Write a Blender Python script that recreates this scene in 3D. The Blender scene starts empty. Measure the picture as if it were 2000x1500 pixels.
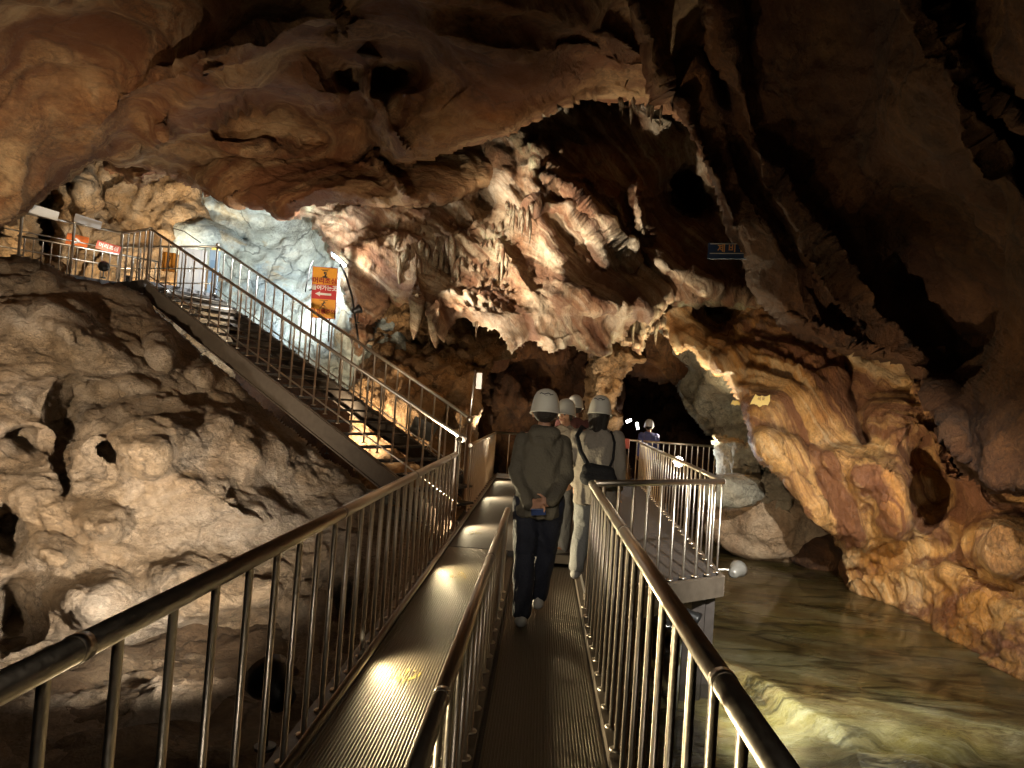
import bpy, bmesh, math, random
import numpy as np
from mathutils import Vector, Matrix
R = math.radians
random.seed(5)
SC = bpy.context.scene
C = SC.collection

# ------------------------------------------------------------ camera, world, exposure
F = 1386.0
cy_ = np.array([(1061 - 1000) / F, -(800 - 750) / F, -1.0]); cy_ /= np.linalg.norm(cy_)
zk = (0.070 * cy_[0] + cy_[1]) / -cy_[2]
cz_ = np.array([0.070, 1.0, zk]); cz_ /= np.linalg.norm(cz_)
cx_ = np.cross(cy_, cz_)
RM = np.array([cx_, cy_, cz_])            # camera coordinates -> world
CAM = np.array([0.0, 0.0, 1.5])
cam = bpy.data.cameras.new('camera'); cam.lens = 36 * F / 2000; cam.sensor_width = 36
cam.clip_end = 300; cam.clip_start = 0.05
co = bpy.data.objects.new('camera', cam); C.objects.link(co); SC.camera = co
m4 = Matrix([[*RM[0], CAM[0]], [*RM[1], CAM[1]], [*RM[2], CAM[2]], [0, 0, 0, 1]])
co.matrix_world = m4
w = bpy.data.worlds.new('World'); SC.world = w; w.use_nodes = True
w.node_tree.nodes['Background'].inputs[0].default_value = (.5, .35, .22, 1)
w.node_tree.nodes['Background'].inputs[1].default_value = 0.01
SC.view_settings.view_transform = 'Standard'; SC.view_settings.look = 'None'
SC.view_settings.exposure = 0.45; SC.view_settings.gamma = 1
SC.cycles.max_bounces = 5; SC.cycles.diffuse_bounces = 2; SC.cycles.glossy_bounces = 4
SC.cycles.caustics_reflective = False; SC.cycles.caustics_refractive = False
SC.cycles.sample_clamp_indirect = 4
SC.cycles.use_denoising = True

def ray(px, py):
    v = np.stack([(np.asarray(px, float) - 1000) / F, (750 - np.asarray(py, float)) / F, -np.ones_like(np.asarray(px, float))], -1)
    return v @ RM.T
def P(px, py, Y):
    r = ray(px, py); t = np.asarray(Y) / r[..., 1]
    return CAM + r * t[..., None]
def Pv(px, py, Y): return Vector(P(px, py, Y))

# ------------------------------------------------------------ lights in their fixtures are made further down by floodlight()

# ------------------------------------------------------------ noise
rg = np.random.RandomState(7)
PERM = rg.permutation(4096)
GR = rg.normal(size=(4096, 3)); GR /= np.linalg.norm(GR, axis=1)[:, None]
def gnoise(p):
    i = np.floor(p).astype(np.int64); f = p - i
    u = f * f * f * (f * (f * 6 - 15) + 10)
    out = 0
    def h(a, b, c): return PERM[(PERM[(PERM[a & 4095] + b) & 4095] + c) & 4095]
    res = []
    for dx in (0, 1):
        for dy in (0, 1):
            for dz in (0, 1):
                g = GR[h(i[:, 0] + dx, i[:, 1] + dy, i[:, 2] + dz)]
                d = f - np.array([dx, dy, dz])
                wgt = (u[:, 0] if dx else 1 - u[:, 0]) * (u[:, 1] if dy else 1 - u[:, 1]) * (u[:, 2] if dz else 1 - u[:, 2])
                out = out + wgt * (g * d).sum(1)
    return out * 1.5
def fbm(p, octv=4, gain=.5):
    a = 1; s = 0
    for k in range(octv):
        s = s + a * gnoise(p * 2 ** k + 17.3 * k); a *= gain
    return s
def warp(p, f, a):
    q = p * f
    return p + a * np.stack([gnoise(q + 3.1), gnoise(q + 41.7), gnoise(q + 87.2)], 1)
def phi(p, k): return k[0] * p[:, 0] + k[1] * p[:, 1] + k[2] * p[:, 2] + k[3] * (p[:, 0] - k[4]) ** 2
def disp(p, spec, seed):
    s = 0
    for kind, f, a, *st in spec:
        sc = np.array(st[0]) if st and kind != 'band' else np.ones(3)
        q = warp(p + seed * 13.7, f * .5, .35 / f) * sc * f
        if kind == 'band':
            ph = phi(p, st[0]); q = np.stack([ph * f, p[:, 0] * .22 + seed, p[:, 1] * .22 + p[:, 2] * .1], 1)
            q[:, 0] += .9 * gnoise(p * .33 + seed) + .25 * gnoise(p * 1.1 + seed); mk = np.clip(.55 + 1.5 * gnoise(p * .6 + seed * 2), .1, 1)
            n0 = gnoise(q); s = s + a * mk * (1 - 2.2 * np.abs(n0) + .45 * (1 - 2 * np.abs(gnoise(q * np.array([2.7, 1.5, 1.5])))) - .8)
        elif kind == 'ridgem':
            shx, shy = st[1] if len(st) > 1 else (0, 0); pp = p.copy(); pp[:, 0] += shx * p[:, 2]; pp[:, 1] += shy * p[:, 2]
            q = warp(pp + seed * 13.7, f * .3, .5 / f) * sc * f; mk = np.clip(.5 + 1.6 * gnoise(p * .7 + seed), 0, 1)
            s = s + a * mk * (1 - 2 * np.abs(gnoise(q)) + .5 * (1 - 2 * np.abs(gnoise(q * 2.2 + 4))) - .8)
        elif kind == 'fbm': s = s + a * fbm(q, 4)
        elif kind == 'lump': s = s + a * (np.abs(gnoise(q)) * 2 + .5 * np.abs(gnoise(q * 2.1 + 5)) * 2 + .25 * np.abs(gnoise(q * 4.3 + 9)) * 2 - .6)
        elif kind == 'ridge': s = s + a * (1 - 2 * np.abs(gnoise(q)) + .5 * (1 - 2 * np.abs(gnoise(q * 2.2 + 4))) - .8)
        elif kind == 'shelf':
            v = fbm(q, 3) * 3; fl = np.floor(v); fr = v - fl
            s = s + a * (fl + np.clip(fr * 3.5, 0, 1)) / 3
    return s

# ------------------------------------------------------------ materials
MATS = {}
def nt(m): m.use_nodes = True; return m.node_tree.nodes, m.node_tree.links
def pmat(name, col, rough=.5, metal=0, spec=None, bump=0, bscale=30, var=0, coat=0, emit=None, estr=0):
    if name in MATS: return MATS[name]
    m = bpy.data.materials.new(name); n, l = nt(m); b = n['Principled BSDF']
    b.inputs['Base Color'].default_value = (*col, 1); b.inputs['Roughness'].default_value = rough
    b.inputs['Metallic'].default_value = metal
    if coat: b.inputs['Coat Weight'].default_value = coat
    if emit: b.inputs['Emission Color'].default_value = (*emit, 1); b.inputs['Emission Strength'].default_value = estr
    if bump or var:
        tc = n.new('ShaderNodeTexCoord'); no = n.new('ShaderNodeTexNoise'); no.inputs['Scale'].default_value = bscale
        no.inputs['Detail'].default_value = 6; l.new(tc.outputs['Object'], no.inputs['Vector'])
        if bump:
            bu = n.new('ShaderNodeBump'); bu.inputs['Strength'].default_value = bump; bu.inputs['Distance'].default_value = .02
            l.new(no.outputs[0], bu.inputs['Height']); l.new(bu.outputs[0], b.inputs['Normal'])
        if var:
            mx = n.new('ShaderNodeMix'); mx.data_type = 'RGBA'
            mx.inputs[6].default_value = (*[c * (1 - var) for c in col], 1); mx.inputs[7].default_value = (*[min(1, c * (1 + var)) for c in col], 1)
            l.new(no.outputs[0], mx.inputs[0]); l.new(mx.outputs[2], b.inputs['Base Color'])
            mr = n.new('ShaderNodeMapRange'); mr.inputs[3].default_value = rough * .75; mr.inputs[4].default_value = min(1, rough * 1.3)
            l.new(no.outputs[0], mr.inputs[0]); l.new(mr.outputs[0], b.inputs['Roughness'])
    MATS[name] = m; return m

def rockmat(name, cols, tint, scale=.6, stretch=(1, 1, 1), wave=0, wdir=(0, 0, 0), wscale=1.2, crack=.6, bump=.8, rough=.6, tintamt=.6, fine=9, crackw=.035, sat=1.25, wet=0, spots=None, wdir_band=(1, 0, 0, 0, 0)):
    if sat != 1:
        def sa(c): g = sum(c) / 3; return tuple(max(.004, g + (x - g) * sat) for x in c)
        cols = [sa(c) for c in cols]; tint = sa(tint)
    m = bpy.data.materials.new(name); n, l = nt(m); b = n['Principled BSDF']
    tc = n.new('ShaderNodeTexCoord'); mp = n.new('ShaderNodeMapping')
    mp.vector_type = 'TEXTURE'; mp.inputs['Scale'].default_value = tuple(1 / q for q in stretch); mp.inputs['Rotation'].default_value = wdir
    l.new(tc.outputs['Object'], mp.inputs[0]); V = mp.outputs[0]
    def noise(sc, det, rg_=.6, dis=0, vec=None):
        x = n.new('ShaderNodeTexNoise'); x.inputs['Scale'].default_value = sc; x.inputs['Detail'].default_value = det
        x.inputs['Roughness'].default_value = rg_; x.inputs['Distortion'].default_value = dis; l.new(vec or V, x.inputs['Vector']); return x.outputs[0]
    n1 = noise(scale, 12, .68, .7)
    cr = n.new('ShaderNodeValToRGB'); e = cr.color_ramp.elements
    e[0].position = .3; e[1].position = .72; e[0].color = (*cols[0], 1); e[1].color = (*cols[-1], 1)
    for k, c in enumerate(cols[1:-1]):
        x = e.new(.3 + .42 * (k + 1) / (len(cols) - 1)); x.color = (*c, 1)
    l.new(n1, cr.inputs[0]); colr = cr.outputs[0]
    n2 = noise(scale * .55, 5, .6, 1.5)
    r2 = n.new('ShaderNodeMapRange'); r2.inputs[1].default_value = .47; r2.inputs[2].default_value = .66; r2.inputs[4].default_value = tintamt
    l.new(n2, r2.inputs[0])
    mx = n.new('ShaderNodeMix'); mx.data_type = 'RGBA'; l.new(r2.outputs[0], mx.inputs[0]); l.new(colr, mx.inputs[6]); mx.inputs[7].default_value = (*tint, 1); colr = mx.outputs[2]
    if spots:
        n5 = noise(scale * 1.3, 7, .7, .8, tc.outputs['Object']); r5 = n.new('ShaderNodeMapRange'); r5.inputs[1].default_value = .56; r5.inputs[2].default_value = .66; r5.inputs[4].default_value = .7
        l.new(n5, r5.inputs[0]); mx5 = n.new('ShaderNodeMix'); mx5.data_type = 'RGBA'; l.new(r5.outputs[0], mx5.inputs[0]); l.new(colr, mx5.inputs[6]); mx5.inputs[7].default_value = (*spots, 1); colr = mx5.outputs[2]
    hgt = None
    n3 = noise(fine, 12, .72, .3)
    r3 = n.new('ShaderNodeMapRange'); r3.inputs[1].default_value = .3; r3.inputs[2].default_value = .7; r3.inputs[3].default_value = .62; r3.inputs[4].default_value = 1.2; l.new(n3, r3.inputs[0])
    def mul(ca, fac):
        v = n.new('ShaderNodeVectorMath'); v.operation = 'SCALE'; l.new(ca, v.inputs[0]); l.new(fac, v.inputs['Scale']); return v.outputs[0]
    colr = mul(colr, r3.outputs[0])
    nk = noise(fine * 1.7, 10, .75, 1.2); rk = n.new('ShaderNodeMapRange'); rk.inputs[1].default_value = .40; rk.inputs[2].default_value = .55; rk.inputs[3].default_value = .5; rk.inputs[4].default_value = 1.12; l.new(nk, rk.inputs[0])
    npz = noise(scale * 2.2, 4); rq = n.new('ShaderNodeMapRange'); rq.inputs[1].default_value = .42; rq.inputs[2].default_value = .6; l.new(npz, rq.inputs[0])
    mk = n.new('ShaderNodeMix'); mk.data_type = 'FLOAT'; l.new(rq.outputs[0], mk.inputs[0]); mk.inputs[2].default_value = 1.0; l.new(rk.outputs[0], mk.inputs[3]); colr = mul(colr, mk.outputs[0])
    hg = n3
    if wave:
        k = wdir_band; sx = n.new('ShaderNodeSeparateXYZ'); l.new(tc.outputs['Object'], sx.inputs[0])
        def M(op, a_, b_, c_=None):
            q = n.new('ShaderNodeMath'); q.operation = op
            for i_, v_ in enumerate((a_, b_, c_)):
                if v_ is None: continue
                if isinstance(v_, (int, float)): q.inputs[i_].default_value = v_
                else: l.new(v_, q.inputs[i_])
            return q.outputs[0]
        X, Y_, Z = sx.outputs; dx = M('SUBTRACT', X, k[4]); ph = M('MULTIPLY', M('MULTIPLY', dx, dx), k[3])
        ph = M('MULTIPLY_ADD', X, k[0], ph); ph = M('MULTIPLY_ADD', Y_, k[1], ph); ph = M('MULTIPLY_ADD', Z, k[2], ph)
        nw = noise(.35, 3, .5, 0, tc.outputs['Object']); nw2 = noise(1.3, 3, .5, 0, tc.outputs['Object'])
        ph = M('MULTIPLY', ph, wscale); ph = M('MULTIPLY_ADD', nw, 2.6, ph); ph = M('MULTIPLY_ADD', nw2, .7, ph)
        cb = n.new('ShaderNodeCombineXYZ'); l.new(ph, cb.inputs[0]); l.new(M('MULTIPLY', X, .3), cb.inputs[1]); l.new(M('MULTIPLY', Y_, .3), cb.inputs[2])
        bn = noise(1.0, 8, .66, 0, cb.outputs[0])
        r4 = n.new('ShaderNodeMapRange'); r4.inputs[1].default_value = .52; r4.inputs[2].default_value = .43; r4.inputs[3].default_value = 0; r4.inputs[4].default_value = wave
        l.new(bn, r4.inputs[0]); m7 = n.new('ShaderNodeMix'); m7.data_type = 'RGBA'; l.new(r4.outputs[0], m7.inputs[0]); l.new(colr, m7.inputs[6]); m7.inputs[7].default_value = (tint[0] * .45, tint[1] * .38, tint[2] * .35, 1); colr = m7.outputs[2]
        r8 = n.new('ShaderNodeMapRange'); r8.inputs[1].default_value = .55; r8.inputs[2].default_value = .66; r8.inputs[4].default_value = wave * .6; l.new(bn, r8.inputs[0])
        m8 = n.new('ShaderNodeMix'); m8.data_type = 'RGBA'; l.new(r8.outputs[0], m8.inputs[0]); l.new(colr, m8.inputs[6]); m8.inputs[7].default_value = (*[min(.8, c_ * 1.25) for c_ in cols[-1]], 1); colr = m8.outputs[2]
        hg = M('MULTIPLY_ADD', bn, 1.6, hg)
    if crack:
        wp = n.new('ShaderNodeVectorMath'); wp.operation = 'MULTIPLY_ADD'
        nc = n.new('ShaderNodeTexNoise'); nc.inputs['Scale'].default_value = 1.5; nc.inputs['Detail'].default_value = 6; l.new(V, nc.inputs['Vector'])
        l.new(nc.outputs['Color'], wp.inputs[0]); wp.inputs[1].default_value = (1.2, 1.2, 1.2); l.new(V, wp.inputs[2])
        vo = n.new('ShaderNodeTexVoronoi'); vo.feature = 'DISTANCE_TO_EDGE'; vo.inputs['Scale'].default_value = .8; l.new(wp.outputs[0], vo.inputs['Vector'])
        r6 = n.new('ShaderNodeMapRange'); r6.inputs[1].default_value = 0; r6.inputs[2].default_value = crackw; r6.inputs[3].default_value = 1 - crack; l.new(vo.outputs[0], r6.inputs[0])
        # cracks come and go
        nb = noise(.9, 3); rb = n.new('ShaderNodeMapRange'); rb.inputs[1].default_value = .45; rb.inputs[2].default_value = .6; l.new(nb, rb.inputs[0])
        mc = n.new('ShaderNodeMath'); mc.operation = 'MAXIMUM'; l.new(r6.outputs[0], mc.inputs[0]); l.new(rb.outputs[0], mc.inputs[1])
        mc.use_clamp = True
        colr = mul(colr, mc.outputs[0])
        ad = n.new('ShaderNodeMath'); ad.operation = 'MULTIPLY_ADD'; l.new(mc.outputs[0], ad.inputs[0]); ad.inputs[1].default_value = .4; l.new(hg, ad.inputs[2]); hg = ad.outputs[0]
    l.new(colr, b.inputs['Base Color'])
    bu = n.new('ShaderNodeBump'); bu.inputs['Strength'].default_value = bump; bu.inputs['Distance'].default_value = .12
    nf = noise(fine * 4.5, 8, .7, .4, tc.outputs['Object']); bf = n.new('ShaderNodeBump'); bf.inputs['Strength'].default_value = min(1, bump * .9); bf.inputs['Distance'].default_value = .035
    l.new(nf, bf.inputs['Height']); l.new(bf.outputs[0], bu.inputs['Normal'])
    l.new(hg, bu.inputs['Height']); l.new(bu.outputs[0], b.inputs['Normal'])
    rr = n.new('ShaderNodeMapRange'); rr.inputs[1].default_value = .35; rr.inputs[2].default_value = .65; rr.inputs[3].default_value = rough - wet; rr.inputs[4].default_value = min(1, rough + .15)
    l.new(n2, rr.inputs[0]); l.new(rr.outputs[0], b.inputs['Roughness'])
    b.inputs['Specular IOR Level'].default_value = .4
    return m

# ------------------------------------------------------------ mesh helpers
def np_mesh(name, verts, faces, mat=None, smooth=True):
    me = bpy.data.meshes.new(name); verts = np.asarray(verts, np.float32); faces = np.asarray(faces, np.int32)
    me.vertices.add(len(verts)); me.vertices.foreach_set('co', verts.ravel())
    k = faces.shape[1]; me.loops.add(faces.size); me.loops.foreach_set('vertex_index', faces.ravel())
    me.polygons.add(len(faces)); me.polygons.foreach_set('loop_start', np.arange(0, faces.size, k, dtype=np.int32))
    me.polygons.foreach_set('use_smooth', np.full(len(faces), smooth)); me.update(); me.validate()
    if mat: me.materials.append(mat)
    return me
def link(name, me, parent=None, loc=None):
    o = bpy.data.objects.new(name, me); C.objects.link(o)
    if parent: o.parent = parent
    if loc is not None: o.location = loc
    return o
def tag(o, label=None, cat=None, group=None, kind=None):
    if label: o['label'] = label
    if cat: o['category'] = cat
    if group: o['group'] = group
    if kind: o['kind'] = kind
    return o
def empty(name, loc, label, cat, group=None, rz=0):
    o = bpy.data.objects.new(name, None); C.objects.link(o); o.location = loc; o.rotation_euler.z = rz; o.empty_display_size = .1
    return tag(o, label, cat, group)

class MB:
    def __init__(s): s.v = []; s.f = []
    def add(s, vs, fs):
        k = len(s.v); s.v += [tuple(v) for v in vs]; s.f += [tuple(i + k for i in f) for f in fs]; return s
    def box(s, c, d, M=None):
        c = Vector(c); vs = []
        for x in (-.5, .5):
            for y in (-.5, .5):
                for z in (-.5, .5):
                    q = Vector((x * d[0], y * d[1], z * d[2]))
                    if M: q = M @ q
                    vs.append(c + q)
        return s.add(vs, [(0, 1, 3, 2), (4, 6, 7, 5), (0, 4, 5, 1), (2, 3, 7, 6), (0, 2, 6, 4), (1, 5, 7, 3)])
    def beam(s, a, b, wd, h, up=(0, 0, 1)):
        a = Vector(a); b = Vector(b); d = (b - a).normalized(); up = Vector(up)
        r = d.cross(up).normalized(); u = r.cross(d).normalized(); vs = []
        for p in (a, b):
            for i, j in ((-1, -1), (1, -1), (1, 1), (-1, 1)): vs.append(p + r * i * wd / 2 + u * j * h / 2)
        return s.add(vs, [(3, 2, 1, 0), (4, 5, 6, 7), (0, 1, 5, 4), (1, 2, 6, 5), (2, 3, 7, 6), (3, 0, 4, 7)])
    def tube(s, pts, r, n=12, r2=None, cap=True):
        pts = [Vector(p) for p in pts]; k0 = len(s.v); N = len(pts); prev = None
        for i, p in enumerate(pts):
            d = (pts[min(i + 1, N - 1)] - pts[max(i - 1, 0)]).normalized()
            if prev is None: prev = d.orthogonal().normalized()
            a = (prev - d * prev.dot(d)).normalized(); prev = a; b = d.cross(a)
            rr = r if r2 is None else r + (r2 - r) * i / (N - 1)
            for k in range(n):
                t = 2 * math.pi * k / n; s.v.append(tuple(p + (a * math.cos(t) + b * math.sin(t)) * rr))
        for i in range(N - 1):
            for k in range(n):
                q = k0 + i * n; s.f.append((q + k, q + (k + 1) % n, q + n + (k + 1) % n, q + n + k))
        if cap: s.f.append(tuple(k0 + k for k in range(n))[::-1]); s.f.append(tuple(k0 + (N - 1) * n + k for k in range(n)))
        return s
    def lathe(s, c, prof, n=20, axis=(0, 0, 1), cap=True):
        c = Vector(c); ax = Vector(axis).normalized(); a = ax.orthogonal().normalized(); b = ax.cross(a); k0 = len(s.v)
        for r, h in prof:
            for k in range(n):
                t = 2 * math.pi * k / n; s.v.append(tuple(c + ax * h + (a * math.cos(t) + b * math.sin(t)) * r))
        for i in range(len(prof) - 1):
            for k in range(n):
                q = k0 + i * n; s.f.append((q + k, q + (k + 1) % n, q + n + (k + 1) % n, q + n + k))
        if cap: s.f.append(tuple(k0 + k for k in range(n))[::-1]); s.f.append(tuple(k0 + (len(prof) - 1) * n + k for k in range(n)))
        return s
    def prism(s, pts, zt, zb):
        n = len(pts); return s.add([(x, y, zt) for x, y in pts] + [(x, y, zb) for x, y in pts],
                                   [tuple(range(n)), tuple(range(n, 2 * n))[::-1]] + [(i, i + n, (i + 1) % n + n, (i + 1) % n) for i in range(n)])
    def build(s, name, mat, parent=None, smooth=False, bevel=0, loc=None):
        me = bpy.data.meshes.new(name); me.from_pydata(s.v, [], s.f)
        bm = bmesh.new(); bm.from_mesh(me); bmesh.ops.recalc_face_normals(bm, faces=bm.faces)
        if bevel: bmesh.ops.bevel(bm, geom=list(bm.edges), offset=bevel, segments=2, profile=.6, affect='EDGES')
        bm.to_mesh(me); bm.free()
        if smooth:
            for p in me.polygons: p.use_smooth = len(p.vertices) <= 4
        me.materials.append(mat); return link(name, me, parent, loc)

# ------------------------------------------------------------ rock masses
def seg_dist(px, py, pts, closed=False):
    best = np.full(px.shape, 1e9); side = np.zeros(px.shape)
    n = len(pts)
    for i in range(n if closed else n - 1):
        ax, ay = pts[i]; bx, by = pts[(i + 1) % n]; dx, dy = bx - ax, by - ay; L = dx * dx + dy * dy + 1e-9
        t = np.clip(((px - ax) * dx + (py - ay) * dy) / L, 0, 1)
        d = np.hypot(px - ax - t * dx, py - ay - t * dy); up = d < best
        best = np.where(up, d, best); side = np.where(up, np.sign(dx * (py - ay) - dy * (px - ax)), side)
    return best, side
def inside(px, py, pts):
    c = np.zeros(px.shape, bool); n = len(pts)
    for i in range(n):
        ax, ay = pts[i]; bx, by = pts[(i + 1) % n]
        if ay == by: continue
        c ^= ((ay > py) != (by > py)) & (px < (bx - ax) * (py - ay) / (by - ay) + ax)
    return c
def rbf(ctrl, px, py):
    c = np.array(ctrl, float); X = c[:, :2] / 500; Y = c[:, 2]
    def ph(r): return np.where(r > 1e-9, r * r * np.log(r + 1e-9), 0)
    n = len(c); A = ph(np.hypot(X[:, None, 0] - X[None, :, 0], X[:, None, 1] - X[None, :, 1])) + np.eye(n) * .02
    Q = np.hstack([np.ones((n, 1)), X]); M = np.block([[A, Q], [Q.T, np.zeros((3, 3))]])
    s = np.linalg.solve(M, np.concatenate([Y, np.zeros(3)])); out = s[n] + s[n + 1] * px / 500 + s[n + 2] * py / 500
    for k in range(n): out = out + s[k] * ph(np.hypot(px / 500 - X[k, 0], py / 500 - X[k, 1]))
    return np.clip(out, Y.min() * .8, Y.max() * 1.25)
def rock(name, poly, ctrl, feats=(), step=5, edge=(30, 1.2), spec=(), mat=None, seed=1, rag=6, thick=.6, clipf=None):
    pa = np.array(poly, float); x0, y0 = pa.min(0) - 8; x1, y1 = pa.max(0) + 8
    def axis(lo, hi, m0, m1):
        a = []; v = lo
        while v < hi:
            a.append(v); v += step if m0 <= v <= m1 else step * 4
        return np.array(a + [hi])
    xs = axis(x0, x1, -30, 2030); ys = axis(y0, y1, -30, 1530)
    GX, GY = np.meshgrid(xs, ys); px = GX.ravel(); py = GY.ravel(); sh = GX.shape
    d, _ = seg_dist(px, py, poly, True); sd = np.where(inside(px, py, poly), d, -d)
    sd = sd + rag * fbm(np.stack([px / 26, py / 26, np.full_like(px, seed * 3.3)], 1), 3)
    Y = rbf(ctrl, px, py)
    for f in feats:
        if f[0] == 'b':      # blob: px py rx ry angle height power [shelf]
            _, cx, cy, rx, ry, an, h, pw = f[:8]; a = R(an); u = ((px - cx) * math.cos(a) + (py - cy) * math.sin(a)) / rx; v = (-(px - cx) * math.sin(a) + (py - cy) * math.cos(a)) / ry
            q = np.exp(-(np.hypot(u, v) ** pw))
            if len(f) > 8: q = q * (.5 + f[8] * .5 * np.clip(v, -1, 1))
            Y = Y - h * q
        elif f[0] == 'l':
            _, pts, wd, h = f; dd, _ = seg_dist(px + 6 * gnoise(np.stack([px / 30, py / 30, px * 0], 1)), py, pts); Y = Y - h * np.exp(-(dd / wd) ** 2)
        elif f[0] == 's':    # ledge: steps nearer on the right-hand side (walking along pts, y down)
            _, pts, wd, Rr, h = f; dd, s_ = seg_dist(px + 8 * gnoise(np.stack([px / 35, py / 35, px * 0], 1)), py, pts)
            Y = Y - h * (1 / (1 + np.exp(-np.clip(dd * s_ / wd, -30, 30)))) * np.exp(-(dd / Rr) ** 2)
    if edge[0]:
        t = np.clip(sd / edge[0], 0, 1); Y = Y + edge[1] * (1 - np.sqrt(np.clip(1 - (1 - t) ** 2, 0, 1)))
    p = P(px, py, Y)
    G = p.reshape(*sh, 3); gx = np.gradient(G, axis=1); gy = np.gradient(G, axis=0)
    nn = np.cross(gx, gy).reshape(-1, 3); nn /= np.linalg.norm(nn, axis=1)[:, None] + 1e-9
    flip = ((p - CAM) * nn).sum(1) > 0; nn[flip] *= -1
    if spec: p = p + nn * (disp(p, spec, seed) * (.3 + .7 * np.clip(sd / 22, 0, 1)))[:, None]
    idx = np.arange(sh[0] * sh[1]).reshape(sh)
    q = np.stack([idx[:-1, :-1], idx[:-1, 1:], idx[1:, 1:], idx[1:, :-1]], -1).reshape(-1, 4)
    keep = (sd[q] > -step).all(1); q = q[keep]
    # boundary edges -> a skirt that gives the mass thickness away from the walkway
    e = np.concatenate([q[:, [0, 1]], q[:, [1, 2]], q[:, [2, 3]], q[:, [3, 0]]]); es = np.sort(e, 1)
    _, inv, cnt = np.unique(es, axis=0, return_inverse=True, return_counts=True); bd = e[cnt[inv.ravel()] == 1]
    used = np.unique(q); rem = -np.ones(len(p), int); rem[used] = np.arange(len(used)); V = p[used]; q = rem[q]; bd = rem[bd]
    bv = np.unique(bd); back = -np.ones(len(V), int); back[bv] = len(V) + np.arange(len(bv))
    dirs = V[bv] - CAM; dirs /= np.linalg.norm(dirs, axis=1)[:, None]
    V = np.vstack([V, V[bv] + dirs * thick]); sk = np.stack([bd[:, 1], bd[:, 0], back[bd[:, 0]], back[bd[:, 1]]], 1)
    me = np_mesh(name, V, np.vstack([q, sk]), mat)
    o = link(name, me); tag(o, kind='structure'); return o

BROWN = rockmat('rock_brown', [(.085, .038, .016), (.19, .10, .05), (.32, .20, .11), (.42, .31, .19)], (.24, .10, .04), .38, (.8, .8, 1.6), wave=.85, wscale=2.2, wdir_band=(0, .22, 1, .07, -.5), crack=.3, bump=.75, rough=.6)
CLAY = rockmat('rock_clay', [(.24, .165, .10), (.40, .31, .22), (.50, .42, .34), (.62, .56, .48)], (.30, .20, .12), .8, (1, 1, 1.3), sat=1.2, crack=.35, bump=1.0, rough=.75, fine=14, tintamt=.5)
PALE = rockmat('rock_pale', [(.30, .30, .25), (.46, .49, .43), (.56, .58, .52), (.62, .60, .5)], (.28, .36, .42), .6, crack=.6, bump=.6, rough=.6, tintamt=.75, spots=(.5, .38, .2))
DRIP = rockmat('rock_drip', [(.11, .05, .022), (.30, .17, .085), (.50, .39, .25), (.64, .56, .42)], (.30, .13, .05), .6, (1.2, 1.2, .6), wave=.85, wscale=3.0, wdir_band=(1, .2, .75, .05, 2), crack=.2, bump=.8, rough=.5, fine=10, sat=1.0, spots=(.40, .42, .25), tintamt=.6)
FLOW = rockmat('rock_flow', [(.22, .09, .03), (.42, .22, .09), (.54, .34, .17), (.66, .52, .36)], (.30, .15, .09), .6, (1.2, 1.2, .6), wave=.9, wscale=3.4, wdir_band=(1, .35, .55, 0, 0), crack=.2, bump=.8, rough=.45, wet=.18, tintamt=.5, spots=(.14, .095, .085))
GREY = rockmat('rock_grey', [(.12, .11, .09), (.24, .23, .19), (.34, .33, .28), (.42, .40, .32)], (.3, .22, .14), .7, crack=.5, bump=.8, rough=.65)
ORANGE = rockmat('rock_orange', [(.26, .14, .07), (.42, .27, .15), (.52, .38, .25), (.58, .46, .34)], (.42, .24, .11), .9, crack=.5, bump=1.0, rough=.7, fine=12)
CLAYD = rockmat('rock_clay_floor', [(.10, .065, .04), (.17, .12, .08), (.22, .17, .12), (.28, .22, .16)], (.13, .08, .045), .7, crack=.6, bump=.9, rough=.6, fine=8, tintamt=.5)
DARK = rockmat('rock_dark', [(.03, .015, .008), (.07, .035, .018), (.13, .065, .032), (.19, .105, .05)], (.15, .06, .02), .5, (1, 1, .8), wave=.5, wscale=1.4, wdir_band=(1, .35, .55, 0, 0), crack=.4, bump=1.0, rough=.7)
TAN = rockmat('rock_tan', [(.17, .115, .075), (.30, .22, .15), (.38, .30, .22), (.42, .35, .27)], (.17, .10, .06), .8, crack=.35, bump=.6, rough=.55)

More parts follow.
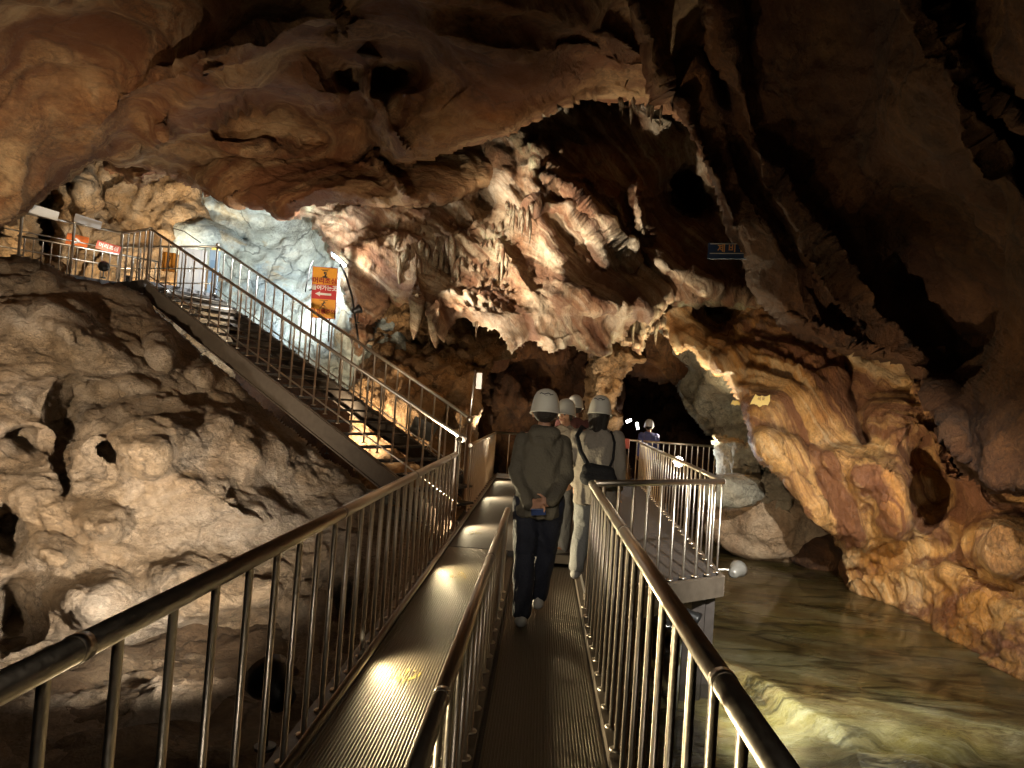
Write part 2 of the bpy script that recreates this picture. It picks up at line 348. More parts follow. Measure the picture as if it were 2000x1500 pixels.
# ceiling: one great overhang above the walkway
rock('cave_ceiling', [(-900, -900), (2000, -900), (1600, -200), (1500, 60), (1480, 260), (1400, 262), (1335, 240), (1290, 216), (1250, 204), (1200, 195), (1150, 196), (1100, 207), (1062, 224), (1040, 240), (1010, 262), (960, 275), (905, 290), (860, 306), (820, 318), (790, 326), (765, 322), (748, 300), (735, 262), (722, 300), (700, 330), (640, 350), (560, 380), (380, 350), (280, 330), (230, 320), (190, 305), (165, 316), (132, 342), (104, 366), (60, 398), (20, 430), (-60, 470), (-400, 560), (-900, 620)],
     [(-900, -900, 4.5), (600, -900, 4), (1800, -900, 4.5), (-700, 200, 6), (0, 0, 6.2), (0, 250, 7.8), (0, 420, 9.4), (-400, 520, 8), (180, 290, 11), (400, 0, 6.6), (450, 150, 8.2), (420, 250, 10.6), (300, 300, 12.2), (560, 330, 13.4), (600, 60, 7.2), (700, 150, 9.4), (700, 300, 13.0), (620, 240, 11.6), (900, 60, 7.5), (900, 180, 9.2), (800, 300, 10.8), (1000, 255, 10.4), (1150, 180, 9.8), (1100, 40, 7.6), (1300, 200, 10), (1300, 40, 8.2), (1420, 200, 10.5)],
     feats=[('s', [(640, 75), (560, 80), (480, 95), (400, 130), (330, 175), (265, 210), (225, 250), (190, 300)], 5, 60, .9),
            ('s', [(650, 120), (560, 112), (500, 118), (440, 150)], 4, 40, .35),
            ('s', [(620, 205), (520, 210), (450, 220), (390, 235), (330, 272)], 8, 70, .9),
            ('b', 530, 245, 110, 30, -8, -1.3, 3), ('b', 640, 190, 50, 60, 20, .5, 2),
            ('b', 668, 152, 34, 22, 25, -1.5, 2.4), ('b', 690, 135, 26, 14, -10, -.8, 2.2), ('b', 765, 145, 44, 22, 12, -1.6, 2.4), ('b', 745, 165, 24, 26, 0, -1.0, 2.2), ('b', 800, 135, 16, 14, 0, -.8, 2.2), ('b', 700, 230, 40, 60, 0, -1.0, 2.4), ('b', 610, 275, 45, 26, 0, -1.2, 2.5),
            ('l', [(722, 130), (716, 180), (730, 240), (742, 290)], 12, .9), ('l', [(740, 190), (760, 250), (800, 300)], 12, .5),
            ('s', [(1280, 190), (1180, 110), (1080, 60), (960, 30), (860, 0), (700, -40)], 7, 60, .5),
            ('l', [(1235, 0), (1275, 80), (1292, 170), (1320, 240)], 11, .9),
            ('s', [(1240, 190), (1160, 150), (1090, 120), (980, 120), (860, 100), (700, 95)], 6, 40, .3),
            ('b', 900, 235, 150, 55, -12, .6, 2.5), ('b', 1010, 150, 220, 90, 18, .8, 2.6), ('b', 220, 200, 160, 110, -30, .4, 2.4), ('b', 320, 268, 30, 14, 15, .5, 3),
            ('l', [(650, 8), (668, 30), (672, 70)], 8, .5)],
     step=6, edge=(26, 1.6), spec=[('fbm', .35, .30), ('band', 1.1, .16, (0, .22, 1, .07, -.5)), ('band', 3.2, .045, (0, .22, 1, .07, -.5)), ('lump', 1.3, .035), ('fbm', 5, .015)], mat=BROWN, seed=2, rag=7, thick=1.2)

# brown shelf below the ceiling and above the pale wall
rock('cave_shelf', [(200, 250), (1000, 230), (1010, 330), (930, 372), (880, 395), (820, 398), (760, 405), (700, 402), (640, 400), (590, 404), (560, 428), (540, 424), (520, 404), (470, 398), (420, 386), (380, 368), (345, 356), (318, 346), (300, 352), (275, 366), (255, 352), (232, 338), (205, 330)],
     [(200, 250, 14.5), (220, 330, 13.5), (330, 320, 13.3), (420, 370, 13.0), (540, 400, 12.8), (480, 320, 12.9), (600, 340, 12.6), (700, 380, 12.4), (800, 340, 12.8), (800, 390, 13), (900, 330, 13.8), (1000, 300, 14.5), (700, 260, 14)],
     feats=[('b', 430, 335, 70, 28, 5, .5, 3, .8), ('b', 270, 345, 40, 20, 10, .5, 3, .8), ('b', 650, 345, 80, 32, -5, .6, 3, .9), ('b', 560, 385, 60, 20, 0, .3, 3, .8), ('l', [(700, 310), (740, 318), (770, 350), (800, 385)], 9, .5), ('b', 705, 305, 20, 8, 10, -.6, 2.5)],
     step=4, edge=(22, 1.3), spec=[('fbm', .5, .25), ('shelf', .7, .14, (1, 1, 2)), ('band', 2.0, .06, (0, .22, 1, .07, -.5)), ('lump', 2.2, .04), ('fbm', 8, .02)], mat=BROWN, seed=4, rag=6)

# pale bluish wall behind the stairs
rock('cave_wall_pale', [(230, 300), (620, 300), (760, 400), (780, 560), (820, 760), (940, 880), (960, 1000), (930, 985), (860, 925), (760, 850), (640, 765), (520, 680), (420, 612), (345, 590), (330, 470), (330, 380)],
     [(230, 300, 18.4), (350, 360, 17.8), (400, 450, 16.8), (520, 420, 17.2), (600, 500, 16.4), (650, 640, 15.2), (700, 560, 15.8), (480, 560, 16.2), (550, 700, 15.2), (760, 760, 15.0), (900, 950, 14.2), (680, 900, 14.3)],
     feats=[('s', [(690, 760), (680, 640), (662, 560), (650, 500), (600, 430)], 6, 60, .4), ('b', 480, 405, 70, 16, 8, .5, 2.5), ('l', [(365, 395), (420, 440), (480, 470)], 8, -.3), ('b', 385, 455, 45, 22, 20, .35, 3), ('b', 670, 650, 14, 60, -8, .4, 2.5)],
     step=5, edge=(20, .8), spec=[('fbm', .5, .28), ('lump', .9, .10), ('fbm', 3, .04), ('fbm', 9, .02)], mat=PALE, seed=6)

# far wall above the upper landing with its niche
rock('cave_wall_landing', [(-900, 200), (300, 250), (372, 330), (420, 420), (440, 560), (460, 800), (-900, 800)],
     [(-900, 400, 14), (-100, 420, 15.2), (60, 420, 16.5), (140, 480, 17.2), (200, 400, 17.4), (260, 350, 17.6), (330, 420, 16.6), (250, 500, 16.4), (400, 500, 16.6), (0, 600, 15), (400, 700, 15)],
     feats=[('b', 88, 450, 26, 75, 3, -3.4, 4), ('b', 165, 370, 14, 70, 2, 1.6, 3), ('b', 128, 372, 26, 34, 0, .7, 3), ('s', [(170, 330), (200, 370), (250, 420), (290, 450), (340, 500)], 6, 60, -.8), ('b', 20, 470, 30, 70, 0, .8, 3), ('b', 215, 415, 14, 24, -30, -.9, 2)],
     step=5, edge=(20, .8), spec=[('fbm', .6, .3), ('lump', 1.6, .14), ('ridge', 2.2, .07), ('fbm', 7, .03)], mat=ORANGE, seed=8)

rock('cave_wall_understair', [(200, 520), (440, 560), (560, 640), (700, 700), (960, 800), (960, 1160), (600, 1160), (200, 760)],
     [(200, 520, 18.5), (440, 600, 17.2), (600, 700, 16.4), (760, 800, 16), (940, 900, 15.5), (600, 1000, 14), (300, 740, 16), (900, 1100, 13.5)],
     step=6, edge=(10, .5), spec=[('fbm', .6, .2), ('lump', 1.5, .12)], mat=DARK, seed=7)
# central drip wall
WALL_M = rock('cave_wall_drip', [(545, 320), (700, 300), (900, 262), (1040, 200), (1330, 180), (1480, 200), (1560, 520), (1540, 640), (1495, 612), (1440, 600), (1400, 592), (1345, 596), (1300, 592), (1290, 606), (1268, 640), (1240, 620), (1215, 655), (1190, 690), (1150, 700), (1120, 672), (1080, 690), (1040, 664), (1000, 690), (968, 650), (935, 636), (905, 622), (885, 640), (872, 664), (850, 668), (836, 640), (826, 600), (800, 592), (782, 604), (765, 590), (744, 618), (722, 660), (702, 690), (688, 640), (682, 590), (668, 530), (640, 476), (600, 430), (555, 428)],
     [(545, 320, 15.5), (600, 420, 14.6), (680, 500, 14.2), (690, 620, 13.9), (750, 420, 14.6), (780, 520, 13.6), (820, 620, 13.2), (860, 500, 13.5), (940, 400, 14.4), (900, 590, 13.1), (960, 480, 13.6), (1000, 300, 13.9), (1020, 560, 13.2), (1080, 420, 13.4), (1150, 350, 13.3), (1160, 500, 13.2), (1200, 420, 13.2), (1080, 620, 12.6), (1200, 600, 12.4), (1200, 680, 12.8), (1100, 250, 14.3), (1300, 300, 14.2), (1340, 400, 15.0), (1290, 500, 13.4), (1400, 560, 12.8), (1480, 500, 13.6), (1500, 600, 12.6), (1420, 260, 13.4)],
     feats=[('b', 1345, 385, 50, 42, 30, -2.6, 3.2), ('b', 1160, 262, 110, 22, 12, -.3, 3), ('b', 1135, 415, 100, 105, 10, .6, 2.6), ('b', 1250, 395, 20, 62, -6, 1.9, 4), ('b', 1110, 470, 52, 50, 10, -.5, 3),
            ('s', [(1320, 640), (1260, 560), (1180, 512), (1120, 508), (1050, 560), (980, 560), (880, 548), (800, 560)], 6, 80, -.0),
            ('b', 1170, 572, 120, 42, 8, 1.5, 3.4, .9), ('b', 960, 590, 110, 38, 5, 1.0, 3.4, .9), ('b', 1090, 505, 18, 90, -28, .35, 2.2), ('b', 1010, 530, 16, 80, -32, .35, 2.2), ('b', 985, 350, 26, 60, -10, .4, 2.6), ('b', 1035, 345, 16, 70, -14, .35, 2.6), ('b', 940, 350, 16, 60, 0, -1.0, 2.6),
            ('b', 1050, 305, 12, 26, 15, .6, 2.5), ('s', [(700, 470), (760, 440), (820, 440), (880, 430)], 6, 50, .5), ('b', 745, 350, 30, 40, -20, .9, 2.6),
            ('l', [(1060, 345), (1130, 380), (1190, 440), (1230, 520)], 7, .35), ('l', [(1080, 330), (1150, 350), (1210, 400), (1240, 480)], 6, .3), ('l', [(1040, 400), (1110, 410), (1160, 450), (1185, 520)], 7, .35),
            ('b', 1300, 500, 26, 60, -25, .6, 2.5), ('b', 1370, 540, 22, 50, -25, .5, 2.5), ('l', [(1230, 470), (1300, 520), (1400, 570), (1500, 590)], 10, .4),
            ('b', 853, 630, 18, 44, 0, .7, 3), ('b', 812, 575, 16, 44, 0, .8, 2.6), ('b', 1300, 245, 40, 18, 30, .5, 3)],
     step=4, edge=(16, 1.0), spec=[('fbm', .5, .25), ('band', 1.3, .18, (1, .2, .75, .05, 2)), ('ridgem', 5.5, .06, (1, 1, .12)), ('band', 4.0, .07, (1, .2, .75, .05, 2)), ('lump', 2.2, .05), ('fbm', 9, .018)], mat=DRIP, seed=10, rag=9)

# orange rocks and the pile behind the lower stairs
rock('cave_wall_rubble', [(690, 560), (1000, 560), (1010, 700), (960, 700), (940, 760), (935, 860), (930, 1060), (700, 1060), (690, 800)],
     [(690, 560, 16), (800, 600, 15.6), (960, 620, 15.8), (760, 680, 15), (860, 660, 15.2), (900, 720, 14.4), (740, 760, 13.4), (860, 780, 13.4), (930, 800, 14), (800, 900, 12.8), (900, 950, 13)],
     feats=[('s', [(700, 690), (740, 668), (800, 664), (850, 676), (930, 705)], 4, 60, -.9), ('b', 850, 672, 80, 10, 8, -1.4, 3), ('b', 790, 760, 70, 80, 20, .7, 3.4), ('b', 880, 730, 60, 46, 30, .6, 3.4), ('b', 740, 690, 26, 22, 0, .6, 3), ('l', [(760, 700), (830, 745), (900, 800)], 6, -.5), ('b', 910, 800, 30, 50, 10, .5, 3), ('b', 800, 615, 24, 30, 0, .5, 2.6)],
     step=4, edge=(14, .9), spec=[('fbm', .7, .2), ('lump', 1.8, .14), ('ridge', 4, .04), ('fbm', 9, .02)], mat=ORANGE, seed=12)

rock('cave_wall_back', [(880, 560), (1400, 560), (1400, 760), (1216, 730), (1205, 860), (1290, 1060), (880, 1060)],
     [(880, 560, 19), (1000, 650, 18.4), (1100, 760, 18.8), (1200, 640, 18), (950, 850, 18), (1200, 900, 18.6), (1350, 650, 17), (1000, 1000, 17)],
     feats=[('b', 1010, 680, 50, 24, 10, .8, 3), ('b', 1090, 690, 40, 30, 0, .9, 3), ('b', 960, 690, 26, 26, 0, .7, 3), ('b', 1160, 760, 30, 70, 0, .9, 3), ('b', 1000, 770, 60, 40, 20, .7, 3)],
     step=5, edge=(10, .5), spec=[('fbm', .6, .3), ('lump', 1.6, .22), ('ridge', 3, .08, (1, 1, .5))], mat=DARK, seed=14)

# mouth of the side tunnel: lit rim, curtain above, grey slab inside
rock('tunnel_rim', [(1150, 660), (1190, 640), (1240, 690), (1262, 702), (1236, 712), (1222, 728), (1212, 752), (1205, 780), (1206, 800), (1216, 815), (1212, 850), (1220, 880), (1235, 940), (1180, 1040), (1130, 1040), (1140, 800)],
     [(1150, 660, 16.4), (1240, 690, 16.0), (1200, 780, 16.2), (1215, 850, 16.2), (1150, 900, 16.8)], feats=[('b', 1200, 700, 30, 20, -20, .3, 3)],
     step=3, edge=(16, 1.2), spec=[('fbm', 1, .12), ('lump', 3, .14), ('fbm', 9, .04)], mat=ORANGE, seed=16, rag=5)
rock('drip_curtain', [(1180, 600), (1300, 560), (1480, 570), (1440, 640), (1385, 668), (1345, 672), (1322, 690), (1296, 640), (1270, 652), (1258, 672), (1252, 694), (1236, 680), (1205, 668), (1186, 672)],
     [(1180, 600, 15.4), (1240, 640, 15.1), (1300, 600, 14.8), (1340, 660, 14.4), (1440, 620, 14.6)], feats=[('b', 1315, 630, 22, 50, 0, .3, 3), ('b', 1365, 620, 20, 46, 4, .35, 3), ('b', 1405, 622, 22, 40, 0, -1.0, 3)],
     step=3, edge=(10, .7), spec=[('ridge', 3.2, .18, (1, 1, .12)), ('ridge', 8, .05, (1, 1, .2)), ('fbm', 6, .03)], mat=DRIP, seed=18, rag=7)
rock('tunnel_slab', [(1250, 560), (1560, 600), (1560, 1060), (1420, 1000), (1405, 860), (1380, 850), (1340, 800), (1312, 745), (1284, 712), (1262, 700), (1240, 690)],
     [(1250, 600, 17.4), (1350, 700, 16.8), (1450, 800, 16), (1400, 860, 16.4), (1300, 740, 18), (1480, 950, 15)],
     feats=[('l', [(1268, 700), (1320, 760), (1360, 820), (1400, 880)], 9, .8), ('b', 1420, 740, 50, 60, 20, .6, 3)],
     step=4, edge=(16, 1.4), spec=[('fbm', .7, .25), ('ridge', 1.6, .1), ('lump', 3, .05)], mat=GREY, seed=20, rag=5)
rock('tunnel_back', [(1130, 560), (1620, 560), (1620, 1160), (1130, 1160)],
     [(1130, 560, 24), (1400, 700, 25), (1250, 850, 27), (1350, 900, 22), (1450, 880, 20), (1600, 1100, 20), (1300, 1000, 21)],
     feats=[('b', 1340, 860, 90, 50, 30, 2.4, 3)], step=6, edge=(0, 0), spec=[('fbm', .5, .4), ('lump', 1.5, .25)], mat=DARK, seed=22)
rock('rock_ledge', [(1396, 850), (1430, 856), (1470, 870), (1490, 905), (1530, 930), (1560, 1010), (1430, 1060), (1398, 960)],
     [(1396, 850, 13.6), (1450, 900, 13.0), (1480, 940, 12.9), (1420, 960, 13.4), (1540, 1000, 13)], feats=[('b', 1480, 915, 26, 10, 20, -.5, 3)],
     step=3, edge=(12, .8), spec=[('fbm', 1.2, .16), ('lump', 3.5, .12), ('fbm', 9, .03)], mat=GREY, seed=24)

# the great flowstone column at the water
rock('flowstone_column', [(1290, 592), (1440, 560), (2500, 500), (2500, 1250), (2040, 1385), (2000, 1352), (1940, 1312), (1880, 1276), (1800, 1240), (1700, 1206), (1652, 1176), (1640, 1140), (1642, 1080), (1622, 1046), (1590, 1014), (1566, 990), (1536, 950), (1512, 920), (1488, 905), (1468, 870), (1456, 820), (1448, 796), (1432, 760), (1418, 738), (1398, 728), (1372, 712), (1360, 690), (1344, 676), (1322, 690), (1300, 640)],
     [(1300, 620, 13.6), (1380, 680, 12.9), (1450, 600, 12.7), (1450, 760, 12.0), (1480, 880, 11.3), (1560, 700, 11.8), (1560, 960, 10.9), (1640, 1060, 10.9), (1660, 1130, 11.4), (1700, 850, 10.5), (1720, 1020, 10.2), (1760, 1150, 10.6), (1800, 750, 10.3), (1860, 900, 9.7), (1850, 1060, 9.4), (1890, 1200, 9.2), (2000, 1000, 8.4), (2000, 1280, 7.9), (2300, 800, 8), (2400, 1200, 6.5)],
     feats=[('b', 1560, 740, 90, 110, 10, .5, 3), ('s', [(1440, 880), (1500, 850), (1580, 880), (1640, 880), (1700, 900)], 6, 50, .35),
            ('l', [(1560, 850), (1600, 930), (1640, 1000), (1650, 1080)], 7, -.07), ('l', [(1590, 840), (1640, 930), (1672, 1010), (1690, 1080)], 8, .08), ('l', [(1520, 880), (1570, 950), (1610, 1010), (1630, 1060)], 7, .08),
            ('b', 1805, 985, 24, 55, 10, -.55, 3), ('b', 1750, 960, 40, 110, -6, .6, 3), ('b', 1900, 930, 50, 60, 20, .5, 3), ('b', 1845, 900, 20, 50, -14, .5, 3), ('b', 1780, 820, 60, 50, 10, .7, 3), ('b', 1690, 920, 26, 60, 0, .4, 3),
            ('l', [(1780, 745), (1810, 775), (1825, 800)], 9, .7), ('b', 1965, 1050, 70, 60, 20, .6, 3), ('s', [(2040, 1210), (1930, 1150), (1850, 1090), (1770, 1100), (1700, 1120)], 6, 60, -.35),
            ('b', 1400, 690, 60, 40, 20, .3, 3), ('b', 1405, 612, 34, 34, 0, -1.6, 3.4), ('l', [(1640, 600), (1660, 760), (1690, 860)], 10, -.5)],
     step=4, edge=(14, 1.2), spec=[('fbm', .5, .25), ('band', 1.3, .09, (1, .35, .55, 0, 0)), ('ridgem', 4.5, .07, (1, 1, .13)), ('band', 4.0, .10, (1, .35, .55, 0, 0)), ('band', 9, .035, (1, .35, .55, 0, 0)), ('lump', 1.3, .06), ('fbm', 9, .015)], mat=FLOW, seed=26, rag=5)
# dark near wall on the right
rock('cave_wall_right', [(1228, -900), (1240, 0), (1262, 60), (1285, 120), (1298, 180), (1322, 230), (1346, 262), (1362, 300), (1380, 340), (1402, 385), (1422, 440), (1448, 500), (1462, 560), (1496, 600), (1530, 640), (1570, 660), (1620, 672), (1662, 700), (1716, 708), (1756, 722), (1800, 770), (1832, 815), (1858, 880), (1886, 925), (1936, 958), (1990, 964), (2060, 985), (2600, 1100), (2700, -900)],
     [(1228, -900, 7), (1240, 0, 9.2), (1330, 220, 9.8), (1420, 440, 10), (1500, 600, 10.3), (1640, 680, 9.6), (1800, 780, 8.6), (1880, 920, 7.8), (2000, 960, 6.8), (1500, 200, 9), (1600, 400, 8.6), (1700, 100, 7.6), (1800, 500, 8.4), (1950, 100, 5.2), (1980, 300, 5.6), (2000, 700, 7.2), (1700, -900, 5), (2400, 100, 3.2), (2500, 1000, 4)],
     feats=[('l', [(1395, 0), (1412, 60), (1440, 160), (1455, 260), (1480, 310), (1530, 380), (1590, 470), (1650, 560), (1720, 640), (1790, 690), (1835, 790), (1870, 900)], 22, .5),
            ('l', [(1370, 60), (1430, 200), (1460, 320), (1560, 480), (1640, 620)], 20, -.5), ('s', [(2060, 420), (1960, 300), (1900, 190), (1850, 80), (1810, 0), (1780, -200)], 10, 140, -1.2),
            ('l', [(1830, 0), (1880, 120), (1940, 200), (2010, 260)], 14, .5), ('l', [(1290, 180), (1335, 205), (1350, 260), (1400, 350), (1425, 440)], 10, .35), ('b', 1840, 560, 150, 220, 0, -1.6, 3)],
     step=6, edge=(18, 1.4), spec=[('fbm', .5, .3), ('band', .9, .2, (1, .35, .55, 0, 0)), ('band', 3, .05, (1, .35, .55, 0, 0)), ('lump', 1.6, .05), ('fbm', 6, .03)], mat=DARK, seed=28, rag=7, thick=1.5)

# lit mound on the left
rock('cave_mound_left', [(-900, 420), (-100, 470), (0, 500), (40, 498), (80, 508), (108, 520), (150, 545), (210, 556), (262, 572), (330, 632), (420, 712), (520, 798), (620, 882), (700, 945), (760, 985), (820, 1040), (760, 1300), (680, 1500), (560, 1620), (-900, 2300)],
     [(-900, 500, 8.5), (-200, 520, 9.6), (0, 510, 10.8), (100, 530, 11.2), (250, 590, 11.4), (400, 720, 10.9), (560, 850, 10.3), (700, 950, 9.9), (800, 1060, 9.2), (150, 640, 9.6), (300, 680, 10.6), (40, 700, 8.6), (0, 850, 7.8), (180, 760, 8.8), (280, 840, 8.0), (480, 860, 9.2), (420, 980, 7.9), (200, 960, 7.5), (0, 1050, 6.8), (200, 1120, 7.0), (0, 1240, 6.3), (250, 1230, 7.0), (500, 1180, 7.6), (600, 1100, 8.3), (680, 1200, 7.9), (300, 1330, 6.2), (560, 1300, 6.9), (0, 1400, 5.2), (300, 1480, 5.2), (600, 1480, 5.2), (-600, 1200, 5), (0, 1800, 3.4), (-500, 1800, 3.2), (500, 1620, 4.6)],
     feats=[('b', 130, 605, 55, 50, 10, .9, 3.4, .8), ('b', 160, 655, 60, 34, 12, .7, 3.4, .9), ('b', 90, 540, 22, 24, 0, .6, 3), ('b', 60, 620, 60, 40, -30, .4, 3), ('b', 315, 680, 28, 38, -20, .7, 3.4), ('b', 400, 735, 30, 18, 15, .5, 3.4), ('b', 240, 700, 40, 30, 0, .3, 3),
            ('b', 130, 800, 24, 50, 15, -1.5, 3), ('b', 190, 775, 60, 26, -15, -.8, 2.5), ('b', 40, 860, 46, 20, 0, -.6, 3), ('b', 270, 845, 110, 52, -5, 1.2, 3.6, .5), ('b', 280, 895, 55, 38, 0, .6, 3.6, .6), ('b', 206, 882, 22, 14, 20, -.8, 3),
            ('b', 400, 850, 40, 36, 0, .4, 3), ('b', 510, 865, 66, 44, 18, .8, 3.6, .7), ('b', 490, 990, 72, 36, 10, .7, 3.6, .8), ('b', 420, 930, 120, 60, 10, .4, 3), ('b', 200, 1010, 50, 36, 0, .7, 3.6, .8), ('b', 90, 980, 70, 40, 25, .5, 3.4, .7), ('b', 20, 1040, 30, 50, 0, -1.0, 3), ('b', 100, 1080, 60, 30, 20, .5, 3),
            ('b', 250, 750, 60, 14, 5, .4, 3), ('b', 30, 1200, 30, 50, 0, -.9, 3), ('b', 170, 1170, 90, 50, 0, .6, 3), ('b', 400, 1150, 130, 60, 10, .4, 3),
            ('s', [(-40, 1330), (60, 1290), (180, 1255), (300, 1235), (400, 1225), (500, 1190), (560, 1140)], 7, 70, -.5), ('l', [(110, 850), (118, 900), (125, 960)], 8, -.5), ('b', 665, 1190, 26, 40, 10, -.8, 3), ('b', 560, 1170, 60, 40, 0, .4, 3)],
     step=4, edge=(14, .9), spec=[('fbm', .5, .2), ('lump', 1.1, .07), ('shelf', .9, .05, (1, 1, 2.2)), ('lump', 5, .018), ('fbm', 9, .016)], mat=CLAY, seed=30, rag=5)

# ------------------------------------------------------------ cave floor, river bed, water, outer cave
def heightfield(name, x0, x1, y0, y1, st, fn, mat):
    xs = np.arange(x0, x1 + st, st); ys = np.arange(y0, y1 + st, st); X, Y = np.meshgrid(xs, ys); p = np.stack([X.ravel(), Y.ravel(), 0 * X.ravel()], 1)
    p[:, 2] = fn(p); i = np.arange(X.size).reshape(X.shape); q = np.stack([i[:-1, :-1], i[:-1, 1:], i[1:, 1:], i[1:, :-1]], -1).reshape(-1, 4)
    return tag(link(name, np_mesh(name, p, q, mat)), kind='structure')
RIVER = rockmat('rock_riverbed', [(.11, .085, .03), (.22, .18, .08), (.34, .30, .18), (.50, .47, .37)], (.24, .16, .09), .7, (.6, 1.9, 1), wave=.45, wdir_band=(.55, 1, 0, 0, 0), wscale=1.6, crack=.85, crackw=.07, bump=.45, rough=.30, wet=.14, fine=7)
def lip(p):
    x = p[:, 0]; return 7.9 - 2.1 * np.clip(x - 1.9, -.4, .85) + .1 * np.clip(x - 2.75, 0, 9) + .3 * gnoise(p * 1.1) + .12 * gnoise(p * 4)
def bed(p):
    x, y = p[:, 0], p[:, 1]
    n = fbm(p * .8 + 3, 4); e = 7.9 - 2.1 * np.clip(x - 1.9, -.4, .85) + .1 * np.clip(x - 2.75, 0, 9) + .3 * gnoise(p * 1.1) + .12 * gnoise(p * 4)     # lip of the travertine terrace
    up = 1 / (1 + np.exp(-(y - e) / .035))
    z = -1.165 + (.04 - .027 * up) * n + up * .145 - .07 * np.clip((e - y) / 1.3, 0, 1) + (.03 - .024 * up) * gnoise(p * 2.5)
    z = z + .03 * gnoise(p * 2.5) * 0 + .13 * np.exp(-(((x - 3.0) / .55) ** 2 + ((y - 5.75) / .3) ** 2) ** 1.6) * (1 + .4 * gnoise(p * 4))
    z = z + .15 * np.exp(-(((x - 3.2) / 1.0) ** 2 + ((y - 4.6) / .35) ** 2) ** 1.5)
    z = np.where(x < 0, z - .1 + .1 * np.clip(-x, 0, 2), z)
    return z
heightfield('river_bed', .2, 11, -5, 22, .06, bed, RIVER)
heightfield('cave_floor', -9, .26, -5, 22, .07, lambda p: bed(p) - .02 + .10 * (np.abs(gnoise(p * 1.3)) * 2) + .05 * fbm(p * 3, 3), CLAYD)
wm = bpy.data.materials.new('cave_water'); n, l = nt(wm); n.remove(n['Principled BSDF']); out = n['Material Output']
tr = n.new('ShaderNodeBsdfTransparent'); tr.inputs[0].default_value = (.95, .96, .91, 1); gl = n.new('ShaderNodeBsdfGlossy'); gl.inputs['Roughness'].default_value = .025
gl.inputs[0].default_value = (.9, .9, .9, 1)
fr = n.new('ShaderNodeFresnel'); fr.inputs[0].default_value = 1.33; mx = n.new('ShaderNodeMixShader'); tc = n.new('ShaderNodeTexCoord'); no = n.new('ShaderNodeTexNoise'); no.inputs['Scale'].default_value = 3.5; no.inputs['Detail'].default_value = 4
bu = n.new('ShaderNodeBump'); bu.inputs['Strength'].default_value = .12; bu.inputs['Distance'].default_value = .03
l.new(tc.outputs['Object'], no.inputs[0]); l.new(no.outputs[0], bu.inputs['Height']); l.new(bu.outputs[0], gl.inputs['Normal']); l.new(bu.outputs[0], fr.inputs['Normal'])
fm_ = n.new('ShaderNodeMath'); fm_.operation = 'MULTIPLY'; fm_.inputs[1].default_value = .75; l.new(fr.outputs[0], fm_.inputs[0]); l.new(fm_.outputs[0], mx.inputs[0]); l.new(tr.outputs[0], mx.inputs[1]); l.new(gl.outputs[0], mx.inputs[2]); l.new(mx.outputs[0], out.inputs[0])
def wat(p): return -0.965 - .0 * p[:, 0] + .004 * gnoise(p * 2)
def wlev(p):
    p0 = p.copy(); p0[:, 2] = 0; e = lip(p0); x, y = p[:, 0], p[:, 1]
    return -1.09 + .085 / (1 + np.exp(-np.clip((y - e + .02) / .045, -40, 40))) + .002 * gnoise(p * 2)
heightfield('river_water', .3, 11, -5, 21, .08, wlev, wm)

def shell():
    bm = bmesh.new(); bmesh.ops.create_icosphere(bm, subdivisions=6, radius=1); v = np.array([x.co[:] for x in bm.verts]); f = np.array([[q.index for q in x.verts] for x in bm.faces]); bm.free()
    v = v * np.array([22, 26, 14]) + np.array([0, 10, 4]); c = np.array([0, 10, 4]); d = v - c; v = v - d * (.10 * fbm(v * .25, 4))[:, None]
    v[:, 2] = np.maximum(v[:, 2], -2.2)
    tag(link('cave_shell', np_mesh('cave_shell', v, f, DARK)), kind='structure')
shell()
def boulder(name, c, s, rz, mat, label, seed, sub=5, amp=.16, group=None):
    bm = bmesh.new(); bmesh.ops.create_icosphere(bm, subdivisions=sub, radius=1); v = np.array([x.co[:] for x in bm.verts]); f = np.array([[q.index for q in x.verts] for x in bm.faces]); bm.free()
    v = np.sign(v) * np.abs(v) ** .85; q = v * .9 + seed * 7.7
    v = v * (1 + amp * fbm(q, 4) + amp * .6 * (np.abs(gnoise(q * 1.4)) * 2 - .4))[:, None] * np.array(s)
    o = link(name, np_mesh(name, v, f, mat)); o.location = c; o.rotation_euler = (R(8 * math.sin(seed)), R(12 * math.cos(seed)), rz); return tag(o, label, 'rock', group)
boulder('boulder', Pv(1508, 1012, 14.0), (1.25, .95, .84), R(12), TAN, 'big smooth grey-tan boulder at the water between the walkway and the flowstone', 1.3)
boulder('boulder', Pv(1600, 1080, 13.4), (.5, .45, .36), R(40), DARK, 'small dark boulder wedged between the big boulder and the flowstone foot', 2.4, 4)
boulder('boulder', Pv(1430, 958, 12.6), (.5, .5, .3), R(10), GREY, 'pale wet rock behind the big boulder beside the railing corner', 3.1, 4)

# hanging stalactites under the drip wall
stal_meshes = []
for k in range(6):
    n_, m_ = 9, 7; vs = []; L = 1.0
    for i in range(m_):
        t = i / (m_ - 1); r = (.16 * (1 - t) ** .8 * min(1, .15 + t * 4) + .010) * (1 + .18 * math.sin(9 * t + k))
        for j in range(n_):
            a = 2 * math.pi * j / n_; vs.append((r * math.cos(a) * (1 + .25 * math.sin(3 * a + k)) + .06 * math.sin(3 * t + k), r * math.sin(a) + .05 * t * math.cos(k), -t * L))
    q = [(i * n_ + j, i * n_ + (j + 1) % n_, (i + 1) * n_ + (j + 1) % n_, (i + 1) * n_ + j) for i in range(m_ - 1) for j in range(n_)]
    stal_meshes.append(np_mesh('stalactite', vs, q, DRIP))
from mathutils.bvhtree import BVHTree
WBVH = BVHTree.FromPolygons([v.co for v in WALL_M.data.vertices], [p.vertices for p in WALL_M.data.polygons])
